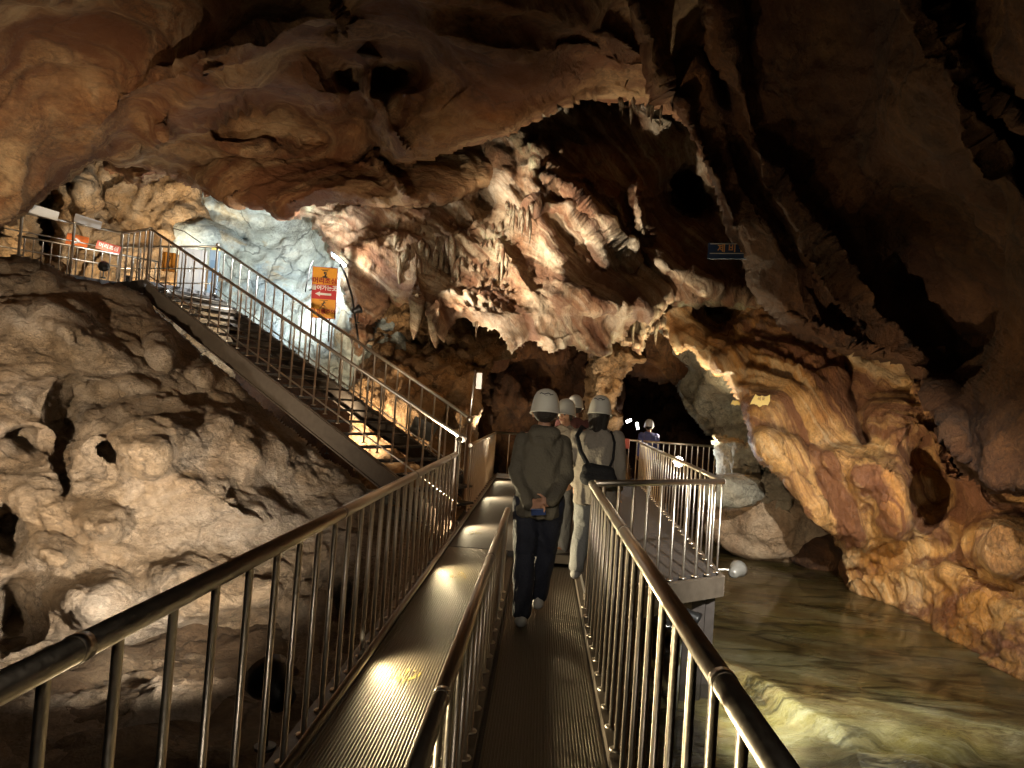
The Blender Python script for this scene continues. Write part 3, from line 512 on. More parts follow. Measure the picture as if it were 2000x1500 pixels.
def stalactites(spots, label, group, onwall=False):
    for (px, py, Y, L, wd) in spots:
        o = link('stalactite', random.choice(stal_meshes)); p_ = Pv(px, py, Y)
        if onwall:
            h_ = WBVH.ray_cast(Vector(CAM), (p_ - Vector(CAM)).normalized())[0]
            if h_ is not None: p_ = h_ - (h_ - Vector(CAM)).normalized() * .2 * wd
        o.location = p_; o.scale = (wd, wd, L); o.rotation_euler = (random.uniform(-.06, .06), random.uniform(-.06, .06), random.uniform(0, 6))
        tag(o, label, 'stalactite', group)
def cl(x0, x1, y0, y1, Y, n, L0, L1, w0, w1): return [(random.uniform(x0, x1), random.uniform(y0, y1), Y + random.uniform(-.15, .15), random.uniform(L0, L1), random.uniform(w0, w1)) for _ in range(n)]
stalactites(cl(770, 835, 425, 520, 13.15, 22, .35, .95, .25, .5) + cl(850, 905, 430, 545, 13.0, 26, .35, .9, .25, .5) + cl(915, 990, 430, 570, 12.95, 28, .35, .9, .25, .5), 'pale slender stalactite in the lit cluster in the middle of the drip wall', 'lit stalactites in the central cluster', True)
stalactites(cl(985, 1045, 385, 425, 12.8, 12, .2, .6, .18, .35), 'short reddish stalactite hanging right above the lit cluster', 'reddish stalactites above the cluster', True)
stalactites(cl(1200, 1300, 188, 204, 10.0, 12, .15, .35, .15, .28), 'thin dark stalactite under the ceiling edge above the dark recess', 'thin stalactites at the ceiling edge')
stalactites(cl(1190, 1300, 600, 625, 14.6, 14, .3, .7, .25, .45), 'ribbed grey stalactite above the tunnel mouth', 'stalactites over the tunnel mouth')
stalactites([(856, 590, 12.9, .85, 1.3)], 'thick brown stalactite tooth, the right one of two above the orange rocks', 'thick brown stalactite teeth')
stalactites([(812, 568, 13.0, .9, 1.2)], 'thick brown stalactite tooth, the left one of two above the orange rocks', 'thick brown stalactite teeth')

# ------------------------------------------------------------ metal, deck
STEEL = pmat('stainless_steel', (.68, .61, .51), .33, 1, bump=.05, bscale=60, var=.12)
STEELD = pmat('brushed_steel', (.42, .38, .33), .33, 1, bump=.08, bscale=40, var=.15)
PAINT = pmat('dark_steel_beam', (.06, .05, .045), .5, .4, bump=.2, bscale=12, var=.35)
BEAMB = pmat('brown_steel_beam', (.16, .13, .10), .45, .5, bump=.2, bscale=14, var=.3)
MATM = pmat('ribbed_mat', (.27, .235, .185), .40, .85, bump=.35, bscale=240, var=.25)
PLATE = pmat('dark_plate', (.07, .06, .055), .5, .3, bump=.3, bscale=50, var=.3)
TREAD = pmat('stair_tread', (.045, .04, .035), .5, .5, bump=.3, bscale=50, var=.3)
BLACK = pmat('black_paint', (.012, .012, .012), .45)
WHITE = pmat('white_plastic', (.75, .74, .7), .4, bump=.05, var=.08)

def ribbed(name, x0, x1, y0, y1, z, parent, period=.0155):
    n = int((x1 - x0) / period); xs = []; zs = []
    for k in range(n):
        a = x0 + k * period
        for t, h in ((0, -.004), (.18, .004), (.5, .0045), (.68, -.003)): xs.append(a + t * period); zs.append(z + h)
    xs.append(x1); zs.append(z); ys = np.arange(y0, y1 + .3, .3); ys[-1] = y1; nx = len(xs)
    V = [(x, y, zz) for y in ys for x, zz in zip(xs, zs)]; i = np.arange(nx * len(ys)).reshape(len(ys), nx)
    q = np.stack([i[:-1, :-1], i[:-1, 1:], i[1:, 1:], i[1:, :-1]], -1).reshape(-1, 4)
    return link(name, np_mesh(name, V, q, MATM, smooth=False), parent)
wk = empty('walkway', (0, 0, 0), 'steel walkway of two lanes with ribbed mats leading straight into the cave', 'walkway')
MB().box((-.59, 3.2, -.03), (.64, 8.6, .05)).build('left_lane_deck', PLATE, wk).name = 'lane_deck'
MB().box((.11, 3.2, -.155), (.62, 8.6, .06)).build('lane_deck', PLATE, wk)
ribbed('ribbed_mat', -.89, -.30, -1, 7.45, .0, wk); ribbed('ribbed_mat', -.18, .40, -1, 7.45, -.12, wk)
b = MB()
b.beam((-.97, -1, -.09), (-.97, 16, -.09), .11, .16).beam((-.245, -1, -.16), (-.245, 7.5, -.16), .085, .2).beam((.455, -1, -.17), (.455, 7.3, -.17), .085, .2)
b.build('side_beam', BEAMB, wk, bevel=.004)
MB().tube([(-.905, -1, .035), (-.905, 15.6, .035)], .022, 10).build('kerb_rail', STEELD, wk, True)
MB().prism([(-.91, 7.5), (.46, 7.5), (.46, 6.1), (1.84, 7.25), (2.25, 16.5), (4.4, 16.5), (4.4, 18), (-.91, 16.2)], 0, -.07).build('platform_deck', PLATE, wk)
MB().box((.11, 7.49, -.045), (.62, .03, .085)).build('step_edge', STEELD, wk)
MB().box((-.59, 15.0, .02), (.6, .12, .03)).box((-.5, 15.4, .03), (.8, .1, .05)).build('threshold_strip', WHITE, wk, bevel=.004)
b = MB()
b.beam((.46, 6.04, -.12), (1.88, 7.19, -.12), .06, .2).beam((1.88, 7.19, -.12), (2.3, 16.4, -.12), .06, .2)
b.beam((.5, 6.2, -.3), (1.8, 7.35, -.3), .05, .1)
b.build('edge_beam', BEAMB, wk, bevel=.004)
for x, y, wd in ((1.62, 7.2, .2), (1.78, 7.25, .09), (.5, 6.5, .12), (-.9, 4.2, .1), (.4, 3.0, .1), (-.9, 8, .1), (2.1, 12, .15), (-.9, 1.2, .1), (.42, .4, .1)):
    MB().box((x, y, -.85), (wd, .14, 1.35)).build('support_post', PAINT, wk, bevel=.003)
MB().tube([(1.44, 6.95, -.2), (1.44, 6.95, -1.3)], .035, 10).build('drain_pipe', pmat('grey_plastic', (.4, .42, .42), .4), wk, True)

balm = {}
def bal_mesh(h, r=.0135, n=10):
    k = (round(h, 3), r)
    if k not in balm:
        b = MB().lathe((0, 0, 0), [(.034, 0), (.034, .006), (.028, .010), (r, .011), (r, h)], n, cap=False)
        o = b.build('baluster', STEEL, None, True); balm[k] = o.data; bpy.data.objects.remove(o)
    return balm[k]
def railing(name, pts, zb, h, sp, label, group=None, r=.03, hr=None, phase=0, br=.0135, posts=(), mid=None, cut=()):
    """pts: list of (x, y[, z]) along the base; h: rail height above the base; balusters every sp metres."""
    P3 = [Vector((p[0], p[1], p[2] if len(p) > 2 else zb)) for p in pts]; t = empty(name, P3[0], label, 'railing', group)
    loc = lambda v: v - P3[0]
    MB().tube([loc(p + Vector((0, 0, h))) for p in P3], r, 14).build('handrail', STEEL, t, True)
    if mid:
        for mh in mid: MB().tube([loc(p + Vector((0, 0, mh))) for p in P3], r * .6, 8).build('mid_rail', STEEL, t, True)
    for a, b_ in zip(P3[:-1], P3[1:]):
        L = (b_ - a).length; d = phase
        while sp and d < L - .02:
            link('baluster', bal_mesh(h - r * .4, br), t, loc(a.lerp(b_, d / L))); d += sp
    for a, b_ in zip(P3[:-1], P3[1:]):
        L = (b_ - a).length
        if sp and L > 2.5:
            for d in np.arange(1.15, L, 2.0): c_ = loc(a.lerp(b_, d / L)) + Vector((0, 0, h)); dr = (b_ - a).normalized() * .018; MB().tube([c_ - dr, c_ + dr], r * 1.09, 14).build('joint_sleeve', STEELD, t, True)
    for p in posts:
        q = Vector(p[:3]); ph = p[3]; MB().lathe(loc(q), [(.045, 0), (.045, .008), (.024, .01), (.024, ph)], 12, cap=False).lathe(loc(q) + Vector((0, 0, ph)), [(.001, -.03), (.028, -.02), (.04, 0), (.04, .012), (.028, .034), (.001, .04)], 12).build('post', STEEL, t, True)
    return t
railing('railing', [(-.96, .35), (-.96, 8.1)], -.01, .93, .25, 'long steel railing along the left edge of the walkway in front of the lit mound', phase=.05, posts=[(-.96, 8.35, -.01, 1.08)])
railing('railing', [(-.245, 1.0, -.06), (-.245, 6.1, -.06)], -.06, .68, .26, 'low steel railing dividing the two walkway lanes', r=.026, phase=.1)
railing('railing', [(.45, .5, -.07), (.45, 6.0, -.07)], -.07, .98, .24, 'steel railing on the right edge of the walkway above the water', phase=.03)
railing('railing', [(.47, 6.02), (1.84, 7.2)], .0, .91, .19, 'short steel railing running across to the corner beside the floodlight', phase=.12, r=.028)
railing('railing', [(1.84, 7.2), (2.25, 16.4)], .0, .91, .31, 'steel railing running back from the platform corner towards the tunnel', phase=.05, r=.028, br=.011)
railing('railing', [(2.3, 16.5), (1.5, 17.0)], .0, .93, .2, 'short steel railing behind the red notice at the far end', r=.026, phase=.1)
railing('railing', [(2.35, 16.5), (4.25, 16.5)], -.0, .93, .13, 'dark-topped far railing in front of the tunnel rocks', r=.028, phase=.08)
railing('railing', [(-.98, 9.9), (-1.0, 15.5)], .0, .93, .32, 'steel railing on the left of the far walkway beyond the tall post', r=.026, phase=.1)
railing('railing', [(-1.0, 15.55), (1.5, 15.9)], .0, .93, .3, 'steel railing closing the far end of the walkway behind the people', r=.026, phase=.3)
railing('railing', [(.2, 8.6), (.6, 8.6)], .0, .5, .1, 'low railing with close balusters glimpsed between the two nearest people', r=.02, phase=.05)

yp = bpy.data.materials.new('patchy_yellow'); n, l = nt(yp); pb_ = n['Principled BSDF']; pb_.inputs['Base Color'].default_value = (.34, .25, .04, 1); pb_.inputs['Roughness'].default_value = .55
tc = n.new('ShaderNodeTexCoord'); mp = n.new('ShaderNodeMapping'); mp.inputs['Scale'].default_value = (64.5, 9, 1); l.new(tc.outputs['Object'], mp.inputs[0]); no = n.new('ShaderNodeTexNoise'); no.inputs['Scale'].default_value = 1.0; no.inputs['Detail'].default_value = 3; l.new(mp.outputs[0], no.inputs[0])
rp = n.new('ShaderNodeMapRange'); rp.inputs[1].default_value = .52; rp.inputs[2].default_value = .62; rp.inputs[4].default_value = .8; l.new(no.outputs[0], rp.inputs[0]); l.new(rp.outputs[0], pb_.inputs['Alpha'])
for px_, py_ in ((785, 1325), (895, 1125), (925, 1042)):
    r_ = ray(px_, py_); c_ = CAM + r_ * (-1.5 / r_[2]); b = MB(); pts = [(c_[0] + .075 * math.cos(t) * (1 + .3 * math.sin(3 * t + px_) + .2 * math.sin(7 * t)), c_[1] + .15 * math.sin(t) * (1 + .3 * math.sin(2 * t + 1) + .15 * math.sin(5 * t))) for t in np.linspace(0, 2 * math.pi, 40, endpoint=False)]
    b.prism(pts, .0062, .0050); b.build('yellow_mark', yp, wk)  # flat irregular yellow blotch with patchy alpha, just above the mat ribs
CGB = pmat('box_dull_white', (.25, .24, .22), .5)
# tall post and lamp pole at the stair foot
tp = empty('tall_post', (-1.08, 10.55, 0), 'tall steel post and thin pole with a white box at the stair foot', 'post')
MB().lathe((0, 0, 0), [(.05, 0), (.05, .01), (.042, .012), (.042, 1.2)], 12).build('post', STEEL, tp, True)
MB().lathe((0, 0, 1.28), [(.001, -.06), (.04, -.045), (.06, 0), (.04, .045), (.001, .06)], 14).build('ball_joint', STEEL, tp, True)
MB().tube([(.0, 0, 1.3), (.03, 0, 2.02)], .012, 8).build('pole', STEEL, tp, True)
MB().box((.10, -.02, 1.86), (.085, .05, .24)).build('box', CGB, tp, bevel=.006)

# ------------------------------------------------------------ staircase
N0 = Vector((-1.0, 9.0, 0)); N1 = Vector((-7.4, 12.6, 3.35)); sd_ = Vector((N1.x - N0.x, N1.y - N0.y, 0)); run = sd_.length; sdir = sd_.normalized(); perp = Vector((-sdir.y, sdir.x, 0)) * -1
if perp.y < 0: perp = -perp
W_ = 1.4
st = empty('staircase', N0, 'open steel staircase climbing left to the upper landing', 'staircase')
z0 = Vector((0, 0, 0)); top = N1 - N0
for off, nm in ((z0, 'stringer'), (perp * W_, 'stringer')):
    top_ = top; top = top * (.88 if off.length > .1 else 1); off = off + (top_ * .12 if off.length > .1 else z0)
    b = MB(); b.beam(off + Vector((0, 0, -.16)), off + top + Vector((0, 0, -.16)), .03, .30)
    b.beam(off + Vector((0, 0, -.015)), off + top + Vector((0, 0, -.015)), .09, .02).beam(off + Vector((0, 0, -.30)), off + top + Vector((0, 0, -.30)), .10, .02)
    b.build('stringer', BEAMB, st); top = top_
NS = 21
for k in range(1, NS):
    f = k / NS; wk_ = {1: .5, 2: .85}.get(k, 1) * (W_ - .08); c = top * f + perp * (wk_ / 2 + .04); M = Matrix((tuple(sdir), tuple(perp), (0, 0, 1))).transposed()
    b = MB(); b.box(c + Vector((0, 0, .0)), (.22, wk_, .03), M)
    td = b.build('tread', TREAD, st)
    MB().box(c - sdir * -.118 + Vector((0, 0, -.004)), (.014, wk_, .035), M).build('nosing', STEELD, td)
q = N0 + perp * W_
def stairrail(a0, a1, label, ph):
    t = empty('stair_railing', a0, label, 'railing', None); d = a1 - a0
    MB().tube([Vector((0, 0, .95)), d + Vector((0, 0, .95))], .026, 12).build('handrail', STEEL, t, True)
    MB().tube([Vector((0, 0, .12)), d + Vector((0, 0, .12))], .012, 8).build('bottom_rail', STEEL, t, True)
    L = d.length; s = ph
    while s < L:
        link('baluster', bal_mesh(.94, .014), t, d * (s / L)); s += .29
    return t
ne = N0 + Vector((0, 0, .12)); stairrail(ne, N1, 'sloping railing on the near side of the staircase with ball-topped foot post', .1)
MB().lathe((0, 0, .95), [(.001, -.06), (.04, -.045), (.06, 0), (.04, .045), (.001, .06)], 14).build('ball_joint', STEEL, bpy.data.objects['stair_railing'], True)
F1 = N1 + perp * W_; F0 = N0 + perp * W_; Fe = F0.lerp(F1, .12); Fe.z = .34; stairrail(Fe, F1, 'sloping railing on the far side of the staircase below the warning sign', .2)

# upper landing
B1 = Pv(240, 447, 13.1); C1 = Pv(45, 403, 11.9); D1 = C1 + (C1 - B1).normalized() * 1.6
ld = empty('upper_landing', (N1.x, N1.y, 3.35), 'dark steel landing at the top of the stairs with a thick edge beam', 'landing')
o_ = Vector((N1.x, N1.y, 3.35)); L2 = lambda v: (v[0] - o_.x, v[1] - o_.y)
MB().prism([L2(N1), L2(F1), L2((-7.0, 15.0)), L2((-11.5, 15.4)), L2((-11.8, 11.5)), L2((D1.x, D1.y)), L2((C1.x, C1.y)), L2((B1.x, B1.y))], 0, -.07).build('deck', PLATE, ld)
b = MB()
for a, c in (((N1.x, N1.y), (B1.x, B1.y)), ((B1.x, B1.y), (C1.x, C1.y)), ((C1.x, C1.y), (D1.x, D1.y))):
    b.beam((a[0] - o_.x, a[1] - o_.y, -.12), (c[0] - o_.x, c[1] - o_.y, -.12), .08, .24)
b.build('edge_beam', PAINT, ld)
railing('railing', [(N1.x, N1.y), (B1.x, B1.y)], 3.35, .95, .2, 'short corner railing at the head of the staircase', r=.024, phase=.15, posts=[(N1.x, N1.y, 3.35, .95)])
rl = railing('railing', [(B1.x, B1.y), (C1.x, C1.y), (D1.x, D1.y)], 3.35, .95, 0, 'landing railing of horizontal bars carrying the white boards', r=.022, mid=(.62, .30), posts=[(B1.x, B1.y, 3.35, .95), (*(B1.lerp(C1, .5))[:2], 3.35, .95), (*(C1)[:2], 3.35, .95)])
railing('railing', [(-8.0, 14.0), (-9.6, 12.2)], 3.35, .6, .14, 'lower inner railing of upright bars behind the landing railing', r=.02, phase=.05, br=.012)
railing('railing', [(F1.x, F1.y), (-9.2, 14.5)], 3.35, .95, .55, 'back railing of the landing between the orange signs and the cabinet', r=.022, mid=(.5, .2), phase=.3, posts=[(F1.x, F1.y, 3.35, .98)])

# ------------------------------------------------------------ signs and boxes
def txt(body, size, mat, parent, loc, rot, bold=0, name='lettering'):
    c = bpy.data.curves.new(name, 'FONT'); c.body = body; c.size = size; c.extrude = .001; c.align_x = 'CENTER'; c.align_y = 'CENTER'; c.offset = bold; c.resolution_u = 3
    o = bpy.data.objects.new('t', c); C.objects.link(o); dg = bpy.context.evaluated_depsgraph_get(); me = bpy.data.meshes.new_from_object(o.evaluated_get(dg)); bpy.data.objects.remove(o)
    me.materials.clear(); me.materials.append(mat); o = link(name, me, parent, loc); o.rotation_euler = rot; return o
def face_cam(p, tilt=0):   # a board standing upright, turned to the walkway
    return math.atan2(-(p.x), (p.y)) * -1
def sheet(parent, name, x0, x1, z0_, z1, mat, y=-.012):
    return MB().box(((x0 + x1) / 2, y, (z0_ + z1) / 2), (x1 - x0, .003, z1 - z0_)).build(name, mat, parent)
ORG = pmat('sign_orange', (.85, .36, .02), .4, var=.1); RED = pmat('sign_red', (.55, .02, .02), .4, var=.1); YEL = pmat('sign_yellow', (.62, .44, .09), .45, var=.12)
DRED = pmat('letter_red', (.45, .02, .01), .4); INK = pmat('ink_black', (.015, .012, .01), .5); OFFW = pmat('letter_white', (.8, .78, .72), .5)
sp_ = Pv(633, 572, 12.9); rz = math.atan2(sp_.x, sp_.y) * -1 * .8
sg = empty('warning_sign', sp_, 'tall orange and red Korean warning sign with a white arrow beside the stairs', 'sign', rz=rz)
sg.rotation_euler = (0, R(-1.5), rz)
WS, HS = .43, .93
MB().box((0, 0, 0), (WS + .02, .018, HS + .02)).build('panel', RED, sg, bevel=.003)
sheet(sg, 'orange_field', -WS / 2, WS / 2, .15, HS / 2, ORG); sheet(sg, 'orange_field', -WS / 2, WS / 2, -HS / 2, -.12, ORG)
fr_ = (R(90), 0, 0)
txt('머리조심', .118, DRED, sg, (0, -.0165, .215), fr_, .004); txt('들어가는곳', .098, OFFW, sg, (0, -.0165, .085), fr_, .003)
txt('미끄럼주의', .098, DRED, sg, (0, -.0165, -.355), fr_, .003)
b = MB(); b.add([(-.16, -.0155, -.025), (-.07, -.0155, .02), (-.07, -.0155, -.005), (.13, -.0155, -.008), (.13, -.0155, -.048), (-.07, -.0155, -.045), (-.07, -.0155, -.07)], [(0, 1, 2, 3, 4, 5, 6)]); b.build('arrow', OFFW, sg)
def picto(cz, kind):
    fm = MB()
    for a, c in (((-.075, .075), (.075, .075)), ((-.075, -.075), (.075, -.075)), ((-.075, -.08), (-.075, .08)), ((.075, -.08), (.075, .08))):
        fm.beam((a[0], -.0145, cz + a[1]), (c[0], -.0145, cz + c[1]), .003, .007)
    fm.build('pictogram_frame', INK, sg)
    g = MB()
    def disc(x, z, r): g.lathe((x, -.015, z), [(r, -.0015), (r, .0015)], 12, (0, 1, 0))
    def bar(x0, z0_, x1, z1, w_): g.beam((x0, -.015, z0_), (x1, -.015, z1), w_, .003, (0, 1, 0))
    if kind == 0:
        bar(-.05, cz + .055, .05, cz + .055, .014); disc(-.005, cz + .012, .02); bar(.01, cz - .01, .005, cz - .06, .03); bar(.02, cz + .03, .03, cz - .02, .012); bar(-.04, cz - .06, .045, cz - .06, .022)
    else:
        disc(.01, cz + .045, .016); bar(.005, cz + .03, -.015, cz - .012, .022); bar(-.01, cz - .01, -.045, cz - .05, .014); bar(-.01, cz - .01, .035, cz - .04, .014); bar(0, cz + .02, .045, cz + .03, .01); bar(0, cz + .02, -.045, cz + .0, .01); bar(-.06, cz - .06, .06, cz - .06, .006)
    g.build('pictogram', INK, sg)
picto(.355, 0); picto(-.215, 1)
MB().tube([(.12, .02, -.9), (.12, .02, HS / 2 + .02)], .014, 8).tube([(-.12, .02, -.9), (-.12, .02, -.4)], .014, 8).tube([(-.12, .02, .1), (-.3, .5, .1)], .012, 8).build('bracket', PAINT, sg, True)

bs = Pv(1427, 490, 10.35)
bl = empty('name_sign', bs, 'dark blue Korean name board half hidden behind the dark right wall', 'sign', rz=-.25)
MB().box((0, 0, 0), (.64, .02, .24)).build('panel', pmat('sign_blue', (.02, .045, .12), .4), bl, bevel=.003)
b = MB()
for a, c in (((-.29, .10), (.29, .10)), ((-.29, -.04), (.29, -.04)), ((-.29, -.043), (-.29, .103)), ((.29, -.043), (.29, .103))): b.beam((a[0], -.0125, a[1]), (c[0], -.0125, c[1]), .003, .009)
b.build('border', OFFW, bl)
txt('제 비 집', .125, pmat('letter_orange', (.8, .42, .15), .5), bl, (0.02, -.0125, .028), fr_, .003)
bt = Pv(1487, 781, 11.0)
bt = Pv(1487, 781, 11.0); ba = empty('bat_sign', bt, 'yellow bat-shaped plaque fixed to the brown flowstone', 'sign', rz=-.2)
out_ = [(x_ * .68, z_ * .68) for x_, z_ in [(-.24, -.13), (-.19, .0), (-.13, .12), (-.09, .085), (-.02, .075), (-.012, .1), (.0, .088), (.02, .088), (.032, .1), (.04, .075), (.12, .09), (.17, .13), (.19, .04), (.19, -.1), (.16, -.15), (.13, -.11), (.08, -.105), (.06, -.12), (.04, -.11), (-.03, -.17), (-.09, -.11), (-.11, -.125), (-.14, -.1), (-.2, -.105)]]
nn_ = len(out_); MB().add([(x, -.01, z) for x, z in out_] + [(x, .01, z) for x, z in out_], [tuple(range(nn_)), tuple(range(nn_, 2 * nn_))[::-1]] + [(i, (i + 1) % nn_, (i + 1) % nn_ + nn_, i + nn_) for i in range(nn_)]).build('plaque', YEL, ba)
txt('석 화', .055, pmat('letter_brown', (.3, .17, .03), .5), ba, (0, -.0125, .01), fr_, .003)
bq = Pv(1437, 786, 12.1)
b2 = empty('bat_sign', bq, 'small dull yellow plaque half hidden behind the flowstone edge', 'sign', rz=-.2)
MB().add([(x * .5, -.01, z * .5) for x, z in out_] + [(x * .5, .01, z * .5) for x, z in out_], [tuple(range(nn_)), tuple(range(nn_, 2 * nn_))[::-1]] + [(i, (i + 1) % nn_, (i + 1) % nn_ + nn_, i + nn_) for i in range(nn_)]).build('plaque', YEL, b2)

OR2 = pmat('board_orange', (.72, .16, .03), .5, var=.12)
def board(name, px, py, Y, wd, h, mat, label, rz=.3, tl=0, cat='sign'):
    p = Pv(px, py, Y); e = empty(name, p, label, cat, rz=rz); e.rotation_euler = (0, tl, rz); MB().box((0, 0, 0), (wd, .02, h)).build('panel', mat, e, bevel=.004); return e
e = board('notice_board', 151, 470, 13.4, .38, .22, OR2, 'orange board with a white arrow on the landing', .35, .12)
b = MB(); b.add([(-.09, -.013, -.05), (.0, -.013, -.01), (-.05, -.013, .03), (-.02, -.013, .05), (.07, -.013, -.01), (-.02, -.013, -.07)], [(0, 1, 2, 3, 4, 5)]); b.build('arrow', OFFW, e)
e = board('notice_board', 212, 483, 12.8, .40, .15, pmat('board_red', (.55, .12, .08), .5), 'narrow red board with white writing on the landing railing', .6, .15)
txt('머리조심', .09, OFFW, e, (0, -.013, 0), fr_, .002)
board('notice_board', 84, 414, 11.95, .47, .16, WHITE, 'white blank board at the far left end of the landing railing', .75, .12)
board('notice_board', 172, 433, 12.5, .44, .15, pmat('board_grey', (.35, .33, .31), .5), 'grey blank board in the middle of the landing railing', .75, .14)
cp = Vector((P(372, 566, 14.4))); cb = empty('utility_cabinet', (cp.x, cp.y, 3.35), 'grey two-door utility cabinet on the landing behind the railings', 'cabinet', rz=.42)
CG = pmat('cabinet_grey', (.38, .35, .32), .45, .2, var=.1)
MB().box((0, 0, .5), (.52, .3, .92)).build('cabinet_body', CG, cb, bevel=.006)
for s in (-1, 1):
    d_ = MB().box((s * .128, -.158, .5), (.25, .012, .86)).build('door', CG, cb, bevel=.003); MB().box((-s * .09 + s * .128, -.17, .52), (.016, .014, .1)).build('handle', WHITE, d_)
for s in (-1, 1): MB().box((s * .2, 0, .02), (.05, .2, .08)).build('foot', WHITE, cb)
c2 = Vector(P(415, 560, 14.9)); e = empty('meter_box', (c2.x, c2.y, 3.3), 'narrow blue-grey metal box right of the utility cabinet', 'box', rz=.35)
MB().box((0, 0, .62), (.2, .16, 1.0)).build('casing', pmat('box_blue', (.22, .28, .33), .4, .3), e, bevel=.005); MB().box((0, -.085, .7), (.14, .012, .4)).build('door', pmat('box_blue_dark', (.10, .15, .2), .4), e)
MB().box((.01, 0, 1.17), (.17, .08, .09)).build('top_panel', YEL, e)
c3 = Pv(330, 512, 14.7); e = empty('rescue_box', c3, 'bright orange rescue box hanging at the back of the landing', 'box', rz=.4)
MB().box((0, 0, 0), (.26, .14, .40)).build('casing', pmat('box_orange', (.9, .35, .02), .45, var=.1), e, bevel=.02); MB().tube([(-.03, -.078, .13), (.03, -.085, .1), (.0, -.08, 0), (-.02, -.08, -.08), (.04, -.08, -.14)], .009, 6).build('strap', INK, e)
e = board('notice_board', 1219, 866, 16.2, .24, .22, pmat('board_dull_red', (.42, .07, .04), .5), 'small red notice hung on the far railing beside the people', 0)
# plank and grey plate by the stair foot
e = empty('stone_block', (-2.1, 10.1, .0), 'pale stone slabs under the foot of the staircase', 'rock')
MB().box((0, 0, .1), (.7, .4, .16), Matrix.Rotation(.3, 3, 'Z')).box((.35, -.25, -.08), (.6, .4, .14), Matrix.Rotation(.1, 3, 'Z')).build('slab', GREY, e, bevel=.02)
e = board('info_panel', 826, 838, 11.9, .42, .3, pmat('panel_dim', (.16, .15, .12), .5), 'tilted dull grey information panel behind the lower stair railings', .1, .35, 'panel')

# ------------------------------------------------------------ people
def Pz(px, py, z):
    r = ray(px, py); return Vector(CAM + r * ((z - CAM[2]) / r[2]))
def capsule(bm_v, bm_f, a, b, ra, rb, n=12, m=4):
    a = Vector(a); b = Vector(b); d = b - a; L = d.length; d = d.normalized() if L > 1e-6 else Vector((0, 0, 1)); u = d.orthogonal().normalized(); v = d.cross(u); k0 = len(bm_v); rings = []
    for i in range(m + 1):
        t = -math.pi / 2 + (math.pi / 2) * i / m; rings.append((a + d * math.sin(t) * ra, max(.0005, ra * math.cos(t))))
    for i in range(m + 1):
        t = (math.pi / 2) * i / m; rings.append((b + d * math.sin(t) * rb, max(.0005, rb * math.cos(t))))
    for c, r in rings:
        for k in range(n):
            t = 2 * math.pi * k / n; bm_v.append(tuple(c + (u * math.cos(t) + v * math.sin(t)) * r))
    N = len(rings)
    for i in range(N - 1):
        for k in range(n): q = k0 + i * n; bm_f.append((q + k, q + (k + 1) % n, q + n + (k + 1) % n, q + n + k))
    bm_f.append(tuple(k0 + k for k in range(n))[::-1]); bm_f.append(tuple(k0 + (N - 1) * n + k for k in range(n)))
def skin(name, segs, lofts, mat, parent, voxel=.012, sm=6, crease=0, cf=9, trim=None):
    V, Fc = [], []
    for s in segs: capsule(V, Fc, *s)
    for rings in lofts:
        k0 = len(V); n = 24
        for (z, cx, cy, rx, ry) in rings:
            for k in range(n):
                t = 2 * math.pi * k / n; c_, s_ = math.cos(t), math.sin(t); V.append((cx + rx * math.copysign(abs(c_) ** .85, c_), cy + ry * math.copysign(abs(s_) ** .85, s_), z))
        for i in range(len(rings) - 1):
            for k in range(n): q = k0 + i * n; Fc.append((q + k, q + (k + 1) % n, q + n + (k + 1) % n, q + n + k))
        Fc.append(tuple(k0 + k for k in range(n))[::-1]); Fc.append(tuple(k0 + (len(rings) - 1) * n + k for k in range(n)))
    me = bpy.data.meshes.new(name); me.from_pydata(V, [], Fc); bm = bmesh.new(); bm.from_mesh(me); bmesh.ops.recalc_face_normals(bm, faces=bm.faces); bm.to_mesh(me); bm.free()
    o = bpy.data.objects.new('tmp', me); C.objects.link(o); m1 = o.modifiers.new('r', 'REMESH'); m1.mode = 'VOXEL'; m1.voxel_size = voxel
    m2 = o.modifiers.new('s', 'SMOOTH'); m2.iterations = sm; m2.factor = .5
    dg = bpy.context.evaluated_depsgraph_get(); me2 = bpy.data.meshes.new_from_object(o.evaluated_get(dg)); bpy.data.objects.remove(o)
    N = len(me2.vertices); a = np.empty(N * 3, np.float32); me2.vertices.foreach_get('co', a); a = a.reshape(-1, 3).astype(float)
    if crease:
        nr = np.empty(N * 3, np.float32); me2.vertices.foreach_get('normal', nr); nr = nr.reshape(-1, 3)
        q = a * np.array([cf, cf, cf * .45]) + 3; q = q + .6 * np.stack([gnoise(q * .7), gnoise(q * .7 + 9), gnoise(q * .7 + 20)], 1)
        a = a + nr * (crease * (1 - 2 * np.abs(gnoise(q))) + crease * .5 * gnoise(q * 2.3))[:, None]
        me2.vertices.foreach_set('co', a.astype(np.float32).ravel())
    me2.polygons.foreach_set('use_smooth', np.full(len(me2.polygons), True)); me2.materials.clear(); me2.materials.append(mat); me2.update(); me2.name = name
    return link(name, me2, parent)
SKIN = pmat('skin', (.50, .27, .17), .5, bump=.1, bscale=60, var=.1)
HAIR = pmat('hair', (.02, .014, .010), .5, bump=.6, bscale=120)
HELM = pmat('helmet_white', (.72, .70, .62), .32, coat=.3, bump=.02, var=.05)
def cloth(name, col, b=.5): return pmat(name, col, .8, bump=b, bscale=55, var=.18)
